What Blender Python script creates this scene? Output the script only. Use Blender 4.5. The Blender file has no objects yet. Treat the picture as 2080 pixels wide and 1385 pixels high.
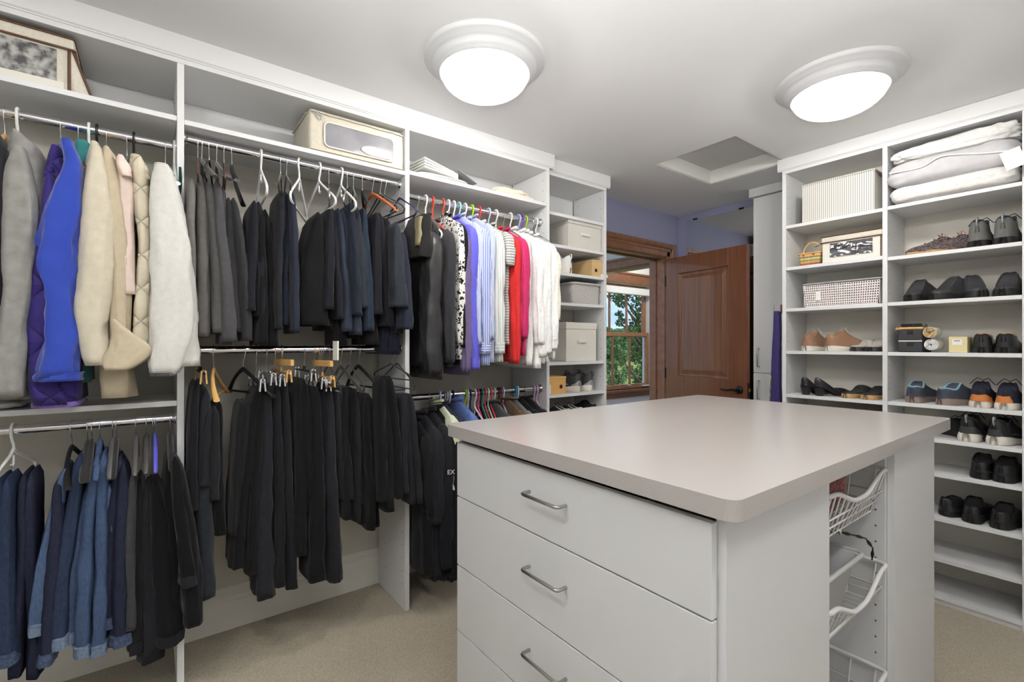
import bpy, math, random
from mathutils import Vector, Matrix, noise as mnoise

sc = bpy.context.scene
COL = sc.collection
R = math.radians

# ---------------------------------------------------------------- camera, sky, sun, exposure
CAMZ = 1.30
FPX = 967.6                       # focal length in pixels of the 2080 px wide frame
YAW = R(52.9)
cam_d = bpy.data.cameras.new('camera')
cam_d.sensor_width = 36.0
cam_d.lens = FPX / 2080.0 * 36.0
cam_d.shift_y = 6.5 / 2080.0
cam_d.clip_start = 0.05
cam_d.clip_end = 400
cam = bpy.data.objects.new('camera', cam_d)
COL.objects.link(cam)
cam.location = (0, 0, CAMZ)
cam.rotation_euler = (R(90), 0, YAW)
sc.camera = cam

world = bpy.data.worlds.new('sky')
sc.world = world
world.use_nodes = True
wn = world.node_tree.nodes; wl = world.node_tree.links
wn.clear()
w_out = wn.new('ShaderNodeOutputWorld'); w_bg = wn.new('ShaderNodeBackground')
w_tc = wn.new('ShaderNodeTexCoord'); w_map = wn.new('ShaderNodeMapping')
w_noise = wn.new('ShaderNodeTexNoise'); w_ramp = wn.new('ShaderNodeValToRGB')
w_mix = wn.new('ShaderNodeMixRGB'); w_sep = wn.new('ShaderNodeSeparateXYZ'); w_sky = wn.new('ShaderNodeValToRGB')
w_map.inputs['Scale'].default_value = (1, 1, 4.0)
w_noise.inputs['Scale'].default_value = 2.6; w_noise.inputs['Detail'].default_value = 6
w_ramp.color_ramp.elements[0].position = .44; w_ramp.color_ramp.elements[1].position = .60
w_sky.color_ramp.elements[0].color = (.42, .62, .95, 1); w_sky.color_ramp.elements[1].color = (.10, .27, .72, 1)
w_sky.color_ramp.elements[0].position = .0; w_sky.color_ramp.elements[1].position = .45
wl.new(w_tc.outputs['Generated'], w_map.inputs['Vector']); wl.new(w_map.outputs[0], w_noise.inputs['Vector'])
wl.new(w_tc.outputs['Generated'], w_sep.inputs[0]); wl.new(w_sep.outputs['Z'], w_sky.inputs[0])
wl.new(w_noise.outputs['Fac'], w_ramp.inputs[0]); wl.new(w_ramp.outputs[0], w_mix.inputs[0])
wl.new(w_sky.outputs[0], w_mix.inputs[1]); w_mix.inputs[2].default_value = (.95, .96, 1, 1)
wl.new(w_mix.outputs[0], w_bg.inputs[0]); w_bg.inputs[1].default_value = 1.0
wl.new(w_bg.outputs[0], w_out.inputs[0])

sun_d = bpy.data.lights.new('sun', 'SUN'); sun_d.energy = 2.6; sun_d.angle = R(1.0); sun_d.color = (1, .95, .86)
sun = bpy.data.objects.new('sun', sun_d); COL.objects.link(sun)
sun.rotation_euler = (R(48), 0, R(115))        # high afternoon sun over the lawn, from behind the house

LAMP_POWER = 300.0                # emission of the bulbs in the glass domes
DOME_GLOW = 1.3                   # glow of the frosted glass itself
# unseen fill spot added to brighten the ceiling, standing in for a bounced flash
fl_d = bpy.data.lights.new('ceiling_fill_spot', 'SPOT'); fl_d.energy = 220; fl_d.spot_size = R(112); fl_d.spot_blend = 1.0; fl_d.shadow_soft_size = .12; fl_d.color = (1, .99, .97)
fl = bpy.data.objects.new('ceiling_fill_spot', fl_d); COL.objects.link(fl)
fl.location = (.20, -.20, 1.35); fl.rotation_euler = Vector((-.25, .45, 1.0)).to_track_quat('-Z', 'Y').to_euler()
sc.view_settings.view_transform = 'Standard'
sc.view_settings.look = 'None'
sc.view_settings.gamma = 1.0
sc.view_settings.use_curve_mapping = False
sc.view_settings.exposure = 0.50

# ---------------------------------------------------------------- measuring helpers (camera geometry of the survey)
_S, _C = math.sin(YAW), math.cos(YAW)
def onX(px, py, X):
    """y and z of the point seen at px,py that lies in the plane x = X"""
    k = (px - 1040) / FPX
    y = -X * (_C + k * _S) / (_S - k * _C)
    d = -_S * X + _C * y
    return y, CAMZ - (py - 699) / FPX * d
def onY(px, py, Y):
    k = (px - 1040) / FPX
    x = Y * (k * _C - _S) / (_C + k * _S)
    d = -_S * x + _C * Y
    return x, CAMZ - (py - 699) / FPX * d
def onZ(px, py, Z):
    d = FPX * (CAMZ - Z) / (py - 699); r = (px - 1040) / FPX * d
    return -_S * d + _C * r, _C * d + _S * r

# ---------------------------------------------------------------- mesh helpers
class MB:
    def __init__(s): s.v = []; s.f = []; s.sm = []
    def add(s, vs, fs, smooth=False):
        o = len(s.v); s.v += [tuple(p) for p in vs]
        for f in fs: s.f.append(tuple(i + o for i in f)); s.sm.append(smooth)
    def box(s, x0, x1, y0, y1, z0, z1):
        s.add([(x0,y0,z0),(x1,y0,z0),(x1,y1,z0),(x0,y1,z0),(x0,y0,z1),(x1,y0,z1),(x1,y1,z1),(x0,y1,z1)],
              [(0,3,2,1),(4,5,6,7),(0,1,5,4),(1,2,6,5),(2,3,7,6),(3,0,4,7)])
        return s
    def obox(s, c, ax, ay, az):
        """box with centre c and half axes (vectors)"""
        c = Vector(c); ax, ay, az = Vector(ax), Vector(ay), Vector(az); vs = []
        for k in (-1, 1):
            for (i, j) in ((-1,-1),(1,-1),(1,1),(-1,1)): vs.append(c + ax*i + ay*j + az*k)
        s.add(vs, [(0,3,2,1),(4,5,6,7),(0,1,5,4),(1,2,6,5),(2,3,7,6),(3,0,4,7)])
        return s
    def loft(s, rings, cap0=True, cap1=True, closed=True, smooth=True):
        n = len(rings[0]); vs = [p for r in rings for p in r]; fs = []
        m = n if closed else n - 1
        for i in range(len(rings) - 1):
            for j in range(m):
                k = (j + 1) % n
                fs.append((i*n+j, i*n+k, (i+1)*n+k, (i+1)*n+j))
        s.add(vs, fs, smooth)
        for flag, i, rev in ((cap0, 0, True), (cap1, len(rings) - 1, False)):
            if flag:
                r = rings[i]; c = sum((Vector(p) for p in r), Vector()) / n
                s.add([c] + list(r), [(0, 1 + (j + 1) % n, 1 + j) if rev else (0, 1 + j, 1 + (j + 1) % n) for j in range(n)], smooth)
        return s
    def tube(s, path, r, n=7, caps=True, closed=False):
        """swept round bar; r may be a number, a list, or (rx along normal, ry) flat bar"""
        P = [Vector(p) for p in path]; m = len(P); rings = []
        ref = None
        for i in range(m):
            if closed: t = P[(i + 1) % m] - P[i - 1]
            else: t = P[min(i + 1, m - 1)] - P[max(i - 1, 0)]
            if t.length < 1e-9: t = Vector((0, 0, 1))
            t.normalize()
            if ref is None:
                ref = t.orthogonal().normalized()
            ref = (ref - t * ref.dot(t))
            if ref.length < 1e-6: ref = t.orthogonal()
            ref.normalize(); b = t.cross(ref)
            rr = r[i] if isinstance(r, (list, tuple)) else r
            rings.append([P[i] + (ref * math.cos(2*math.pi*j/n) + b * math.sin(2*math.pi*j/n)) * rr for j in range(n)])
        if closed:
            rings.append(rings[0])
            return s.loft(rings, False, False)
        return s.loft(rings, caps, caps)
    def lathe(s, prof, c=(0, 0, 0), n=40, axis='z', smooth=True):
        rings = []
        for (r, z) in prof:
            ring = []
            for j in range(n):
                a = 2*math.pi*j/n; u, w = r*math.cos(a), r*math.sin(a)
                ring.append({'z': (c[0]+u, c[1]+w, c[2]+z), 'y': (c[0]+u, c[1]+z, c[2]+w), 'x': (c[0]+z, c[1]+u, c[2]+w)}[axis])
            rings.append(ring)
        return s.loft(rings, prof[0][0] > 1e-4, prof[-1][0] > 1e-4, smooth=smooth)
    def prism(s, outline, lo, hi, axis='z', smooth=False):
        """extrude a 2D outline; axis names the extrusion direction"""
        def P(a, b, t): return {'z': (a, b, t), 'y': (a, t, b), 'x': (t, a, b)}[axis]
        n = len(outline)
        vs = [P(a, b, lo) for a, b in outline] + [P(a, b, hi) for a, b in outline]
        fs = [tuple(range(n))[::-1], tuple(range(n, 2*n))]
        s.add(vs, fs); s.add(vs, [(j, (j+1) % n, n+(j+1) % n, n+j) for j in range(n)], smooth)
        return s
    def xf(s, M):
        s.v = [tuple(M @ Vector(p)) for p in s.v]; return s

WORLD = {}
def obj(name, mb, mat, parent=None, local=False, bevel=0):
    me = bpy.data.meshes.new(name)
    vs = mb.v
    xs = [p[0] for p in vs]; ys = [p[1] for p in vs]; zs = [p[2] for p in vs]
    if parent is None: org = Vector(((min(xs)+max(xs))/2, (min(ys)+max(ys))/2, min(zs)))
    else: org = Vector(((min(xs)+max(xs))/2, (min(ys)+max(ys))/2, (min(zs)+max(zs))/2))
    me.from_pydata([(p[0]-org.x, p[1]-org.y, p[2]-org.z) for p in vs], [], mb.f)
    me.polygons.foreach_set('use_smooth', mb.sm)
    me.materials.append(mat); me.update()
    o = bpy.data.objects.new(name, me); COL.objects.link(o)
    if parent is not None:
        o.parent = parent
        base = Vector((0, 0, 0)) if local else WORLD[parent.name]
        o.location = org - base
        WORLD[o.name] = org if not local else WORLD[parent.name] + org
    else:
        o.location = org; WORLD[o.name] = org
    if bevel:
        b = o.modifiers.new('bevel', 'BEVEL'); b.width = bevel; b.segments = 2; b.limit_method = 'ANGLE'; b.angle_limit = R(50)
    return o
def tag(o, label, cat, group=None, kind=None):
    if label: o['label'] = label
    if cat: o['category'] = cat
    if group: o['group'] = group
    if kind: o['kind'] = kind
    return o
def thing(name, label, cat, loc=(0, 0, 0), rz=0, group=None, kind=None):
    o = bpy.data.objects.new(name, None); o.empty_display_size = .05; COL.objects.link(o)
    o.location = loc; o.rotation_euler = (0, 0, rz); WORLD[o.name] = Vector(loc)
    return tag(o, label, cat, group, kind)
def struct(name, mb, mat, parent=None, label=None, bevel=0):
    o = obj(name, mb, mat, parent, bevel=bevel)
    if parent is None: o['kind'] = 'structure'
    if label: o['label'] = label
    return o
def lerp(a, b, t): return a + (b - a) * t
def smooth01(t):
    t = max(0, min(1, t)); return t*t*(3-2*t)
def interp(keys, t):
    """smooth key interpolation; keys = [(t, v1, v2..)] sorted ascending"""
    if t <= keys[0][0]: return keys[0][1:]
    if t >= keys[-1][0]: return keys[-1][1:]
    for i in range(len(keys) - 1):
        if keys[i][0] <= t <= keys[i+1][0]:
            p1, p2 = keys[i], keys[i+1]; p0 = keys[max(i-1, 0)]; p3 = keys[min(i+2, len(keys)-1)]
            h = p2[0] - p1[0]; u = (t - p1[0]) / h if h > 1e-9 else 0
            out = []
            for k in range(1, len(p1)):
                m1 = (p2[k]-p0[k]) / max(p2[0]-p0[0], 1e-6) * h; m2 = (p3[k]-p1[k]) / max(p3[0]-p1[0], 1e-6) * h
                out.append((2*u**3-3*u*u+1)*p1[k] + (u**3-2*u*u+u)*m1 + (-2*u**3+3*u*u)*p2[k] + (u**3-u*u)*m2)
            return tuple(out)

# ---------------------------------------------------------------- materials
def lin(c):
    out = []
    for v in c[:3]:
        v = v / 255.0
        out.append(v/12.92 if v <= .04045 else ((v+.055)/1.055)**2.4)
    return tuple(out) + (1.0,)
MATS = {}
def mat(name, rgb, rough=.5, metal=0, noise=None, bump=None, coat=0, sheen=0, spec=.5, trans=0, alpha=1, ior=1.45):
    """noise = (scale, second colour, contrast[, (sx,sy,sz)]), bump = (scale, strength[, (sx,sy,sz)])"""
    if name in MATS: return MATS[name]
    m = bpy.data.materials.new(name); m.use_nodes = True; MATS[name] = m
    nt = m.node_tree; N = nt.nodes; L = nt.links; p = N['Principled BSDF']
    p.inputs['Base Color'].default_value = lin(rgb); p.inputs['Roughness'].default_value = rough
    p.inputs['Metallic'].default_value = metal; p.inputs['Specular IOR Level'].default_value = spec
    p.inputs['Coat Weight'].default_value = coat; p.inputs['Sheen Weight'].default_value = sheen
    p.inputs['Transmission Weight'].default_value = trans; p.inputs['IOR'].default_value = ior
    p.inputs['Alpha'].default_value = alpha
    m.diffuse_color = lin(rgb)
    tc = None
    def coords(sc3):
        nonlocal tc
        tc = tc or N.new('ShaderNodeTexCoord')
        mp = N.new('ShaderNodeMapping'); mp.inputs['Scale'].default_value = sc3; L.new(tc.outputs['Object'], mp.inputs['Vector'])
        return mp.outputs[0]
    if noise:
        t = N.new('ShaderNodeTexNoise'); t.inputs['Scale'].default_value = noise[0]; t.inputs['Detail'].default_value = 5
        L.new(coords(noise[3] if len(noise) > 3 else (1, 1, 1)), t.inputs['Vector'])
        r = N.new('ShaderNodeValToRGB'); c = noise[2]
        r.color_ramp.elements[0].position = .5 - c; r.color_ramp.elements[1].position = .5 + c
        r.color_ramp.elements[0].color = lin(rgb); r.color_ramp.elements[1].color = lin(noise[1])
        L.new(t.outputs['Fac'], r.inputs[0]); L.new(r.outputs[0], p.inputs['Base Color'])
    if bump:
        t = N.new('ShaderNodeTexNoise'); t.inputs['Scale'].default_value = bump[0]; t.inputs['Detail'].default_value = 4
        L.new(coords(bump[2] if len(bump) > 2 else (1, 1, 1)), t.inputs['Vector'])
        b = N.new('ShaderNodeBump'); b.inputs['Strength'].default_value = bump[1]; b.inputs['Distance'].default_value = .004
        L.new(t.outputs['Fac'], b.inputs['Height']); L.new(b.outputs[0], p.inputs['Normal'])
    return m
def cloth(name, rgb, rgb2=None, rough=.9, sheen=.12, bump=.35, scale=60):
    rgb2 = rgb2 or tuple(min(255, v*1.10+3) for v in rgb); bump *= .5
    return mat(name, rgb, rough, sheen=sheen, noise=(scale, rgb2, .28), bump=(260, bump, (1, 1, 1)), spec=.2)
def stripes(name, rgb, rgb2, freq, axis='y', duty=.5, rough=.85, rgb3=None):
    """woven stripes: colour bands across one object axis"""
    if name in MATS: return MATS[name]
    m = cloth(name, rgb); nt = m.node_tree; N = nt.nodes; L = nt.links; p = N['Principled BSDF']
    tc = N.new('ShaderNodeTexCoord'); sp = N.new('ShaderNodeSeparateXYZ'); mu = N.new('ShaderNodeMath'); mu.operation = 'MULTIPLY'
    fr = N.new('ShaderNodeMath'); fr.operation = 'FRACT'; r = N.new('ShaderNodeValToRGB'); r.color_ramp.interpolation = 'CONSTANT'
    L.new(tc.outputs['Object'], sp.inputs[0])
    if axis == 'xy':
        ad = N.new('ShaderNodeMath'); ad.operation = 'ADD'; L.new(sp.outputs['X'], ad.inputs[0]); L.new(sp.outputs['Y'], ad.inputs[1]); src = ad.outputs[0]
    elif axis == 'x-y':
        ad = N.new('ShaderNodeMath'); ad.operation = 'SUBTRACT'; L.new(sp.outputs['X'], ad.inputs[0]); L.new(sp.outputs['Y'], ad.inputs[1]); src = ad.outputs[0]
    else: src = sp.outputs[axis.upper()]
    L.new(src, mu.inputs[0]); mu.inputs[1].default_value = freq; L.new(mu.outputs[0], fr.inputs[0]); L.new(fr.outputs[0], r.inputs[0])
    r.color_ramp.elements[0].color = lin(rgb); r.color_ramp.elements[1].color = lin(rgb2); r.color_ramp.elements[1].position = duty
    if rgb3:
        e = r.color_ramp.elements.new(duty + (1-duty)*.5); e.color = lin(rgb3)
    L.new(r.outputs[0], p.inputs['Base Color']); return m
def emit(name, rgb, strength):
    m = bpy.data.materials.new(name); m.use_nodes = True; N = m.node_tree.nodes; p = N['Principled BSDF']
    p.inputs['Base Color'].default_value = lin(rgb); p.inputs['Emission Color'].default_value = lin(rgb); p.inputs['Emission Strength'].default_value = strength
    return m

M_WALL_LAV = mat('lavender_paint', (150, 152, 182), .8, bump=(180, .05))
M_WALL_CREAM = mat('cream_paint', (204, 200, 190), .8, bump=(180, .05))
M_WALL_WHITE = mat('white_wall_paint', (218, 219, 220), .8)
M_CEIL = mat('ceiling_paint', (230, 231, 232), .85, bump=(160, .04))
M_MEL = mat('white_melamine', (222, 223, 224), .42, spec=.4)
M_MEL2 = mat('grey_white_laminate', (217, 218, 220), .45, spec=.4)
M_BASE = mat('baseboard_paint', (222, 220, 212), .5)
M_CARPET = mat('beige_carpet', (150, 140, 121), .95, noise=(330, (204, 194, 174), .2), bump=(420, .5), sheen=.2, spec=.1)
M_COUNTER = mat('taupe_laminate', (172, 166, 163), .24, noise=(700, (186, 181, 178), .2), spec=.5)
M_CHROME = mat('chrome', (228, 228, 232), .13, 1.0)
M_STEEL = mat('brushed_steel', (176, 176, 174), .32, 1.0)
M_HOLE = mat('hole_shadow', (70, 66, 62), .9)
M_WOOD = mat('cherry_wood', (98, 58, 36), .36, noise=(5, (126, 80, 52), .3, (9, 9, .55)), bump=(60, .04, (6, 6, .4)), coat=.25)
M_WOOD_P = mat('cherry_wood_panel', (96, 60, 40), .36, noise=(4, (134, 92, 62), .3, (11, 11, .35)), coat=.25)
M_WOOD_T = mat('cherry_trim', (112, 74, 52), .42, noise=(6, (140, 98, 70), .3, (3, 3, 3)), coat=.2)
M_MIRROR = mat('mirror_silver', (235, 238, 238), .01, 1.0)
M_WHITEPLASTIC = mat('white_plastic', (232, 233, 232), .3, spec=.5)
M_BLACKPLASTIC = mat('black_plastic', (24, 24, 25), .38, spec=.5)
M_BLACKVELVET = mat('black_velvet', (18, 18, 20), .8, sheen=.4)
M_BRONZE = mat('dark_bronze', (48, 46, 46), .4, .8)
M_BRASS = mat('brass', (196, 160, 90), .3, 1.0)
M_GLASS = mat('window_glass', (255, 255, 255), .0, trans=1, ior=1.01, spec=.5)

CEIL = 2.45
XA, YB = -2.53, 3.80              # planes of the left wall and the far wall
# ---------------------------------------------------------------- room shell
XR_, YN = 1.15, -1.10             # right wall and near wall, behind the camera
DY0, DY1, DH = 2.80, 3.595, 2.055  # door opening in the left wall
m = MB(); m.box(XA - 2.4, XR_, YN, 7.2, -.12, 0); struct('floor', m, M_CARPET, label='beige cut pile carpet')
# ceiling with the attic hatch cut out
hx0, hx1, hy0, hy1 = -1.99, -1.42, 2.63, 3.29
pts = [onZ(1331, 333.4, CEIL), onZ(1454.8, 379, CEIL), onZ(1590.6, 323, CEIL), onZ(1495.3, 274.6, CEIL)]
hx0 = (pts[0][0] + pts[1][0]) / 2; hx1 = (pts[2][0] + pts[3][0]) / 2
hy0 = (pts[0][1] + pts[3][1]) / 2; hy1 = (pts[1][1] + pts[2][1]) / 2
m = MB()
m.box(XA - .16, hx0, YN, YB + .1, CEIL, CEIL + .16); m.box(hx1, XR_, YN, YB + .1, CEIL, CEIL + .16)
m.box(hx0, hx1, YN, hy0, CEIL, CEIL + .16); m.box(hx0, hx1, hy1, YB + .1, CEIL, CEIL + .16)
ceil_o = struct('ceiling', m, M_CEIL, label='plain white painted ceiling')
m = MB(); m.box(hx0 - .02, hx1 + .02, hy0 - .02, hy1 + .02, CEIL + .093, CEIL + .115)
obj('hatch_panel', m, mat('hatch_board', (205, 205, 203), .8), ceil_o)
m = MB()
m.box(hx0, hx0 + .012, hy0, hy1, CEIL + .002, CEIL + .092); m.box(hx1 - .012, hx1, hy0, hy1, CEIL + .002, CEIL + .092)
m.box(hx0 + .012, hx1 - .012, hy0, hy0 + .012, CEIL + .002, CEIL + .092); m.box(hx0 + .012, hx1 - .012, hy1 - .012, hy1, CEIL + .002, CEIL + .092)
obj('hatch_frame', m, mat('hatch_trim', (232, 232, 228), .6), ceil_o)

YSPLIT = 2.475                     # the closet ends here; beyond it the wall is painted lavender
m = MB(); m.box(XA - .16, XA, YN, YSPLIT, 0, CEIL); wl_o = struct('wall_left', m, M_WALL_CREAM, label='cream wall behind the hanging closet')
m = MB(); m.box(XA - .16, XA, YSPLIT + .0005, DY0 - .019, 0, CEIL); m.box(XA - .16, XA, DY1 + .019, YB, 0, CEIL); m.box(XA - .16, XA, DY0 - .019, DY1 + .019, DH + .019, CEIL)
obj('lavender_wall_section', m, M_WALL_LAV, wl_o)
m = MB(); m.box(XA - .16, -1.34, YB, YB + .12, 0, CEIL); struct('wall_far', m, M_WALL_LAV, label='lavender wall with the tall mirror')
m = MB(); m.box(-1.34, XR_, 3.46, YB + .12, 0, CEIL); struct('wall_far_2', m, M_WALL_CREAM, label='wall behind the shoe shelves')
m = MB(); m.box(XR_, XR_ + .12, YN, YB + .12, 0, CEIL); struct('wall_right', m, M_WALL_WHITE)
m = MB(); m.box(XA - .16, XR_ + .12, YN - .12, YN, 0, CEIL); struct('wall_near', m, M_WALL_WHITE)
# moulded baseboard along the left wall
bo = [(0, 0), (.022, 0), (.022, .125), (.018, .132), (.018, .15), (.012, .158), (.014, .166), (.009, .18), (.004, .19), (0, .19)]
m = MB(); m.prism([(XA + a, b) for a, b in bo], YN, 2.44, 'y'); struct('baseboard_left', m, M_BASE, label='tall moulded white baseboard')

# ---------------------------------------------------------------- door casing, jamb, door leaf
m = MB()
m.box(XA - .16, XA, DY1, DY1 + .018, 0, DH); m.box(XA - .16, XA, DY0 - .018, DY0, 0, DH); m.box(XA - .16, XA, DY0 - .018, DY1 + .018, DH, DH + .018)
m.box(XA - .10, XA - .085, DY1 - .012, DY1, 0, DH); m.box(XA - .10, XA - .085, DY0, DY1, DH - .012, DH)
jamb = struct('trim_1', m, M_WOOD_T, label='cherry door jamb and casing')
def casing(y0, y1, z0, z1, dirn):
    pr = [(0, .002), (.012, .002), (.016, .012), (.016, .05), (.02, .056), (.02, .075), (.028, .082), (.034, .10), (.034, .118), (0, .118)]
    mm = MB()
    if dirn == 'h': mm.prism([(XA + a, z0 + b) for a, b in pr], y0, y1, 'y')
    else: mm.prism([(XA + a, y0 + b) for a, b in pr], z0, z1, 'z')
    return mm
obj('head_casing', casing(DY0 - .12, DY1 + .118, DH + .004, 0, 'h'), M_WOOD_T, jamb)
obj('side_casing', casing(DY1 + .004, 0, 0, DH + .118, 'v'), M_WOOD_T, jamb)
mm = MB(); mm.box(XA, XA + .02, DY0 - .118, DY0 - .004, 0, DH + .118); obj('side_casing', mm, M_WOOD_T, jamb)
for z in (.25, 1.05, 1.85):
    m = MB(); m.tube([(XA + .012, DY1 - .004, z - .045), (XA + .012, DY1 - .004, z + .045)], .006, 8); obj('hinge', m, M_BRONZE, jamb)

DW, DT = .752, .035
door = thing('door_1', 'open cherry door with a raised panel and dark lever handle', None, (XA + .024, DY1 - .012, .012), R(-5.9), kind='structure')
HT = 2.030
def dpart(name, b, mt, bev=.002):
    mm = MB(); mm.box(*b); return obj(name, mm, mt, door, local=True, bevel=bev)
z_rail0, z_rail1 = .20, .99
st = .125
dpart('hinge_stile', (0, st, 0, DT, 0, HT), M_WOOD); dpart('lock_stile', (DW - st - .03, DW, 0, DT, 0, HT), M_WOOD)
dpart('top_rail', (st, DW - st - .03, 0, DT, HT - .14, HT), M_WOOD)
zl0, zl1 = .80, 1.02
dpart('lock_rail', (st, DW - st - .03, 0, DT, zl0, zl1), M_WOOD); dpart('bottom_rail', (st, DW - st - .03, 0, DT, 0, .24), M_WOOD)
def raised(z0, z1):
    mm = MB(); x0, x1 = st, DW - st - .03
    def ring(i, yy): return [(x0 + i, yy, z0 + i), (x1 - i, yy, z0 + i), (x1 - i, yy, z1 - i), (x0 + i, yy, z1 - i)]
    mm.loft([ring(0, .001), ring(.006, .010), ring(.014, .014), ring(.022, .014), ring(.05, .006), ring(.052, .004)], False, True, smooth=False)
    mm.loft([ring(0, DT - .001), ring(.012, DT - .012), ring(.05, DT - .005)], False, True, smooth=False)
    return obj('raised_panel', mm, M_WOOD_P, door, local=True)
raised(zl1, HT - .14); raised(.24, zl0)
mm = MB(); mm.lathe([(.0, -.014), (.026, -.014), (.03, -.008), (.031, 0)], (DW - .062, 0, .945), 24, 'y'); lev = obj('lever_rose', mm, M_BRONZE, door, local=True)
mm = MB()
mm.tube([(DW - .062, -.012, .945), (DW - .062, -.045, .945)], .010, 10)
mm.tube([(DW - .062, -.045, .945), (DW - .085, -.05, .947), (DW - .115, -.05, .943), (DW - .15, -.05, .938), (DW - .17, -.05, .943), (DW - .185, -.05, .942)], [.009, .010, .0085, .007, .0065, .005], 10)
obj('lever', mm, M_BRONZE, door, local=True)
mm = MB(); mm.box(DW, DW + .002, .006, DT - .006, .89, 1.0); lp = obj('latch_plate', mm, M_BRONZE, door, local=True)
mm = MB(); mm.box(DW + .002, DW + .012, .012, DT - .012, .935, .958); obj('latch_bolt', mm, M_BRASS, door, local=True)

# mirror on the far wall
mir = thing('wall_mirror', 'tall frameless mirror on the lavender wall behind the open door', 'mirror', (-2.11, YB - .01, .25))
m = MB(); m.box(-2.44, -1.78, YB - .006, YB - .001, .25, 2.393); obj('mirror_pane', m, M_MIRROR, mir)
for x in (-2.36, -1.95):
    m = MB(); m.box(x - .02, x + .02, YB - .009, YB - .001, 2.388, 2.402); obj('mirror_clip', m, M_BRONZE, mir)

# ---------------------------------------------------------------- hall and window seen through the doorway
M_HALL = mat('hall_paint', (222, 224, 226), .8)
HXW = -3.90
m = MB(); m.box(HXW - .14, HXW, 3.5, 4.17, 0, 2.7); m.box(HXW - .14, HXW, 5.245, 7.2, 0, 2.7); m.box(HXW - .14, HXW, 4.17, 5.245, 0, .735); m.box(HXW - .14, HXW, 4.17, 5.245, 2.06, 2.7)
struct('wall_hall_left', m, M_HALL)
m = MB(); m.box(HXW, XA - .16, 7.1, 7.2, 0, 2.7); struct('wall_hall_far', m, M_HALL)
m = MB(); m.box(XA - .16, XA - .04, YB + .12, 7.2, 0, 2.7); struct('wall_hall_right', m, M_HALL)
m = MB(); m.box(HXW - .14, XA - .16, 3.0, 7.2, 2.52, 2.7); struct('ceiling_hall', m, M_CEIL)
# cased opening across the hall
m = MB(); m.box(HXW, XA - .16, 3.80, 3.92, 2.17, 2.52); struct('wall_hall_header', m, M_HALL)
hd = MB(); pr = [(3.80, 2.05), (3.92, 2.05), (3.92, 2.17), (3.775, 2.17), (3.775, 2.15), (3.785, 2.14), (3.785, 2.075), (3.795, 2.07)]
hd.prism(pr, HXW, XA - .16, 'x'); struct('trim_2', hd, M_WOOD_T, label='wooden header trim across the hall')
# window_1: double hung, cherry frame
win = thing('window_1', 'double hung cherry window with white roller shade in the hall', None, (HXW, 4.92, .735), kind='structure')
wy0, wy1, wz0, wz1 = 4.17, 5.245, .735, 2.06
def wpart(name, b, mt=M_WOOD_T, bev=.003, par=None):
    mm = MB(); mm.box(*b); return obj(name, mm, mt, par or win, bevel=bev)
M_SASH = mat('window_sash_wood', (150, 104, 72), .45, noise=(8, (178, 132, 96), .3))
wpart('head_casing', (HXW, HXW + .03, wy0 - .10, wy1 + .10, wz1, wz1 + .11)); wpart('head_cap', (HXW, HXW + .045, wy0 - .12, wy1 + .12, wz1 + .11, wz1 + .135))
wpart('side_casing', (HXW, HXW + .025, wy0 - .09, wy0, wz0, wz1)); wpart('side_casing', (HXW, HXW + .025, wy1, wy1 + .09, wz0, wz1))
wpart('sill', (HXW - .1, HXW + .06, wy0 - .1, wy1 + .1, wz0 - .03, wz0)); wpart('apron', (HXW, HXW + .022, wy0 - .08, wy1 + .08, wz0 - .10, wz0 - .03))
def sash(x, z0, z1, n):
    s = wpart('sash_stile', (x - .02, x + .02, wy0 + .002, wy0 + .05, z0, z1), M_SASH); wpart('sash_stile', (x - .02, x + .02, wy1 - .05, wy1 - .002, z0, z1), M_SASH)
    wpart('sash_rail', (x - .02, x + .02, wy0 + .05, wy1 - .05, z0, z0 + .055), M_SASH); wpart('sash_rail', (x - .02, x + .02, wy0 + .05, wy1 - .05, z1 - .05, z1), M_SASH)
    step = (wy1 - wy0 - .1) / n
    for i in range(1, n):
        wpart('muntin', (x - .012, x + .012, wy0 + .05 + i*step - .011, wy0 + .05 + i*step + .011, z0 + .055, z1 - .05), M_SASH)
    for i in range(n):
        wpart('pane', (x - .002, x + .002, wy0 + .052 + i*step, wy0 + .048 + (i+1)*step, z0 + .05, z1 - .045), M_GLASS, 0)
sash(HXW - .10, 1.395, wz1, 3); sash(HXW - .05, wz0 + .002, 1.45, 3)
wpart('roller_shade', (HXW - .022, HXW + .035, wy0 + .02, wy1 - .02, 1.925, 2.012), M_WHITEPLASTIC, .008)
wpart('shade_bracket', (HXW - .02, HXW + .045, wy0 + .002, wy0 + .019, 1.945, 2.012), mat('grey_bracket', (150, 150, 148), .5))
wpart('sash_lift', (HXW - .03, HXW - .012, 4.80, 4.86, .775, .785), M_WHITEPLASTIC, .002); wpart('sash_lift', (HXW - .03, HXW + .01, 5.08, 5.22, .755, .77), M_WHITEPLASTIC, .002)

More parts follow.
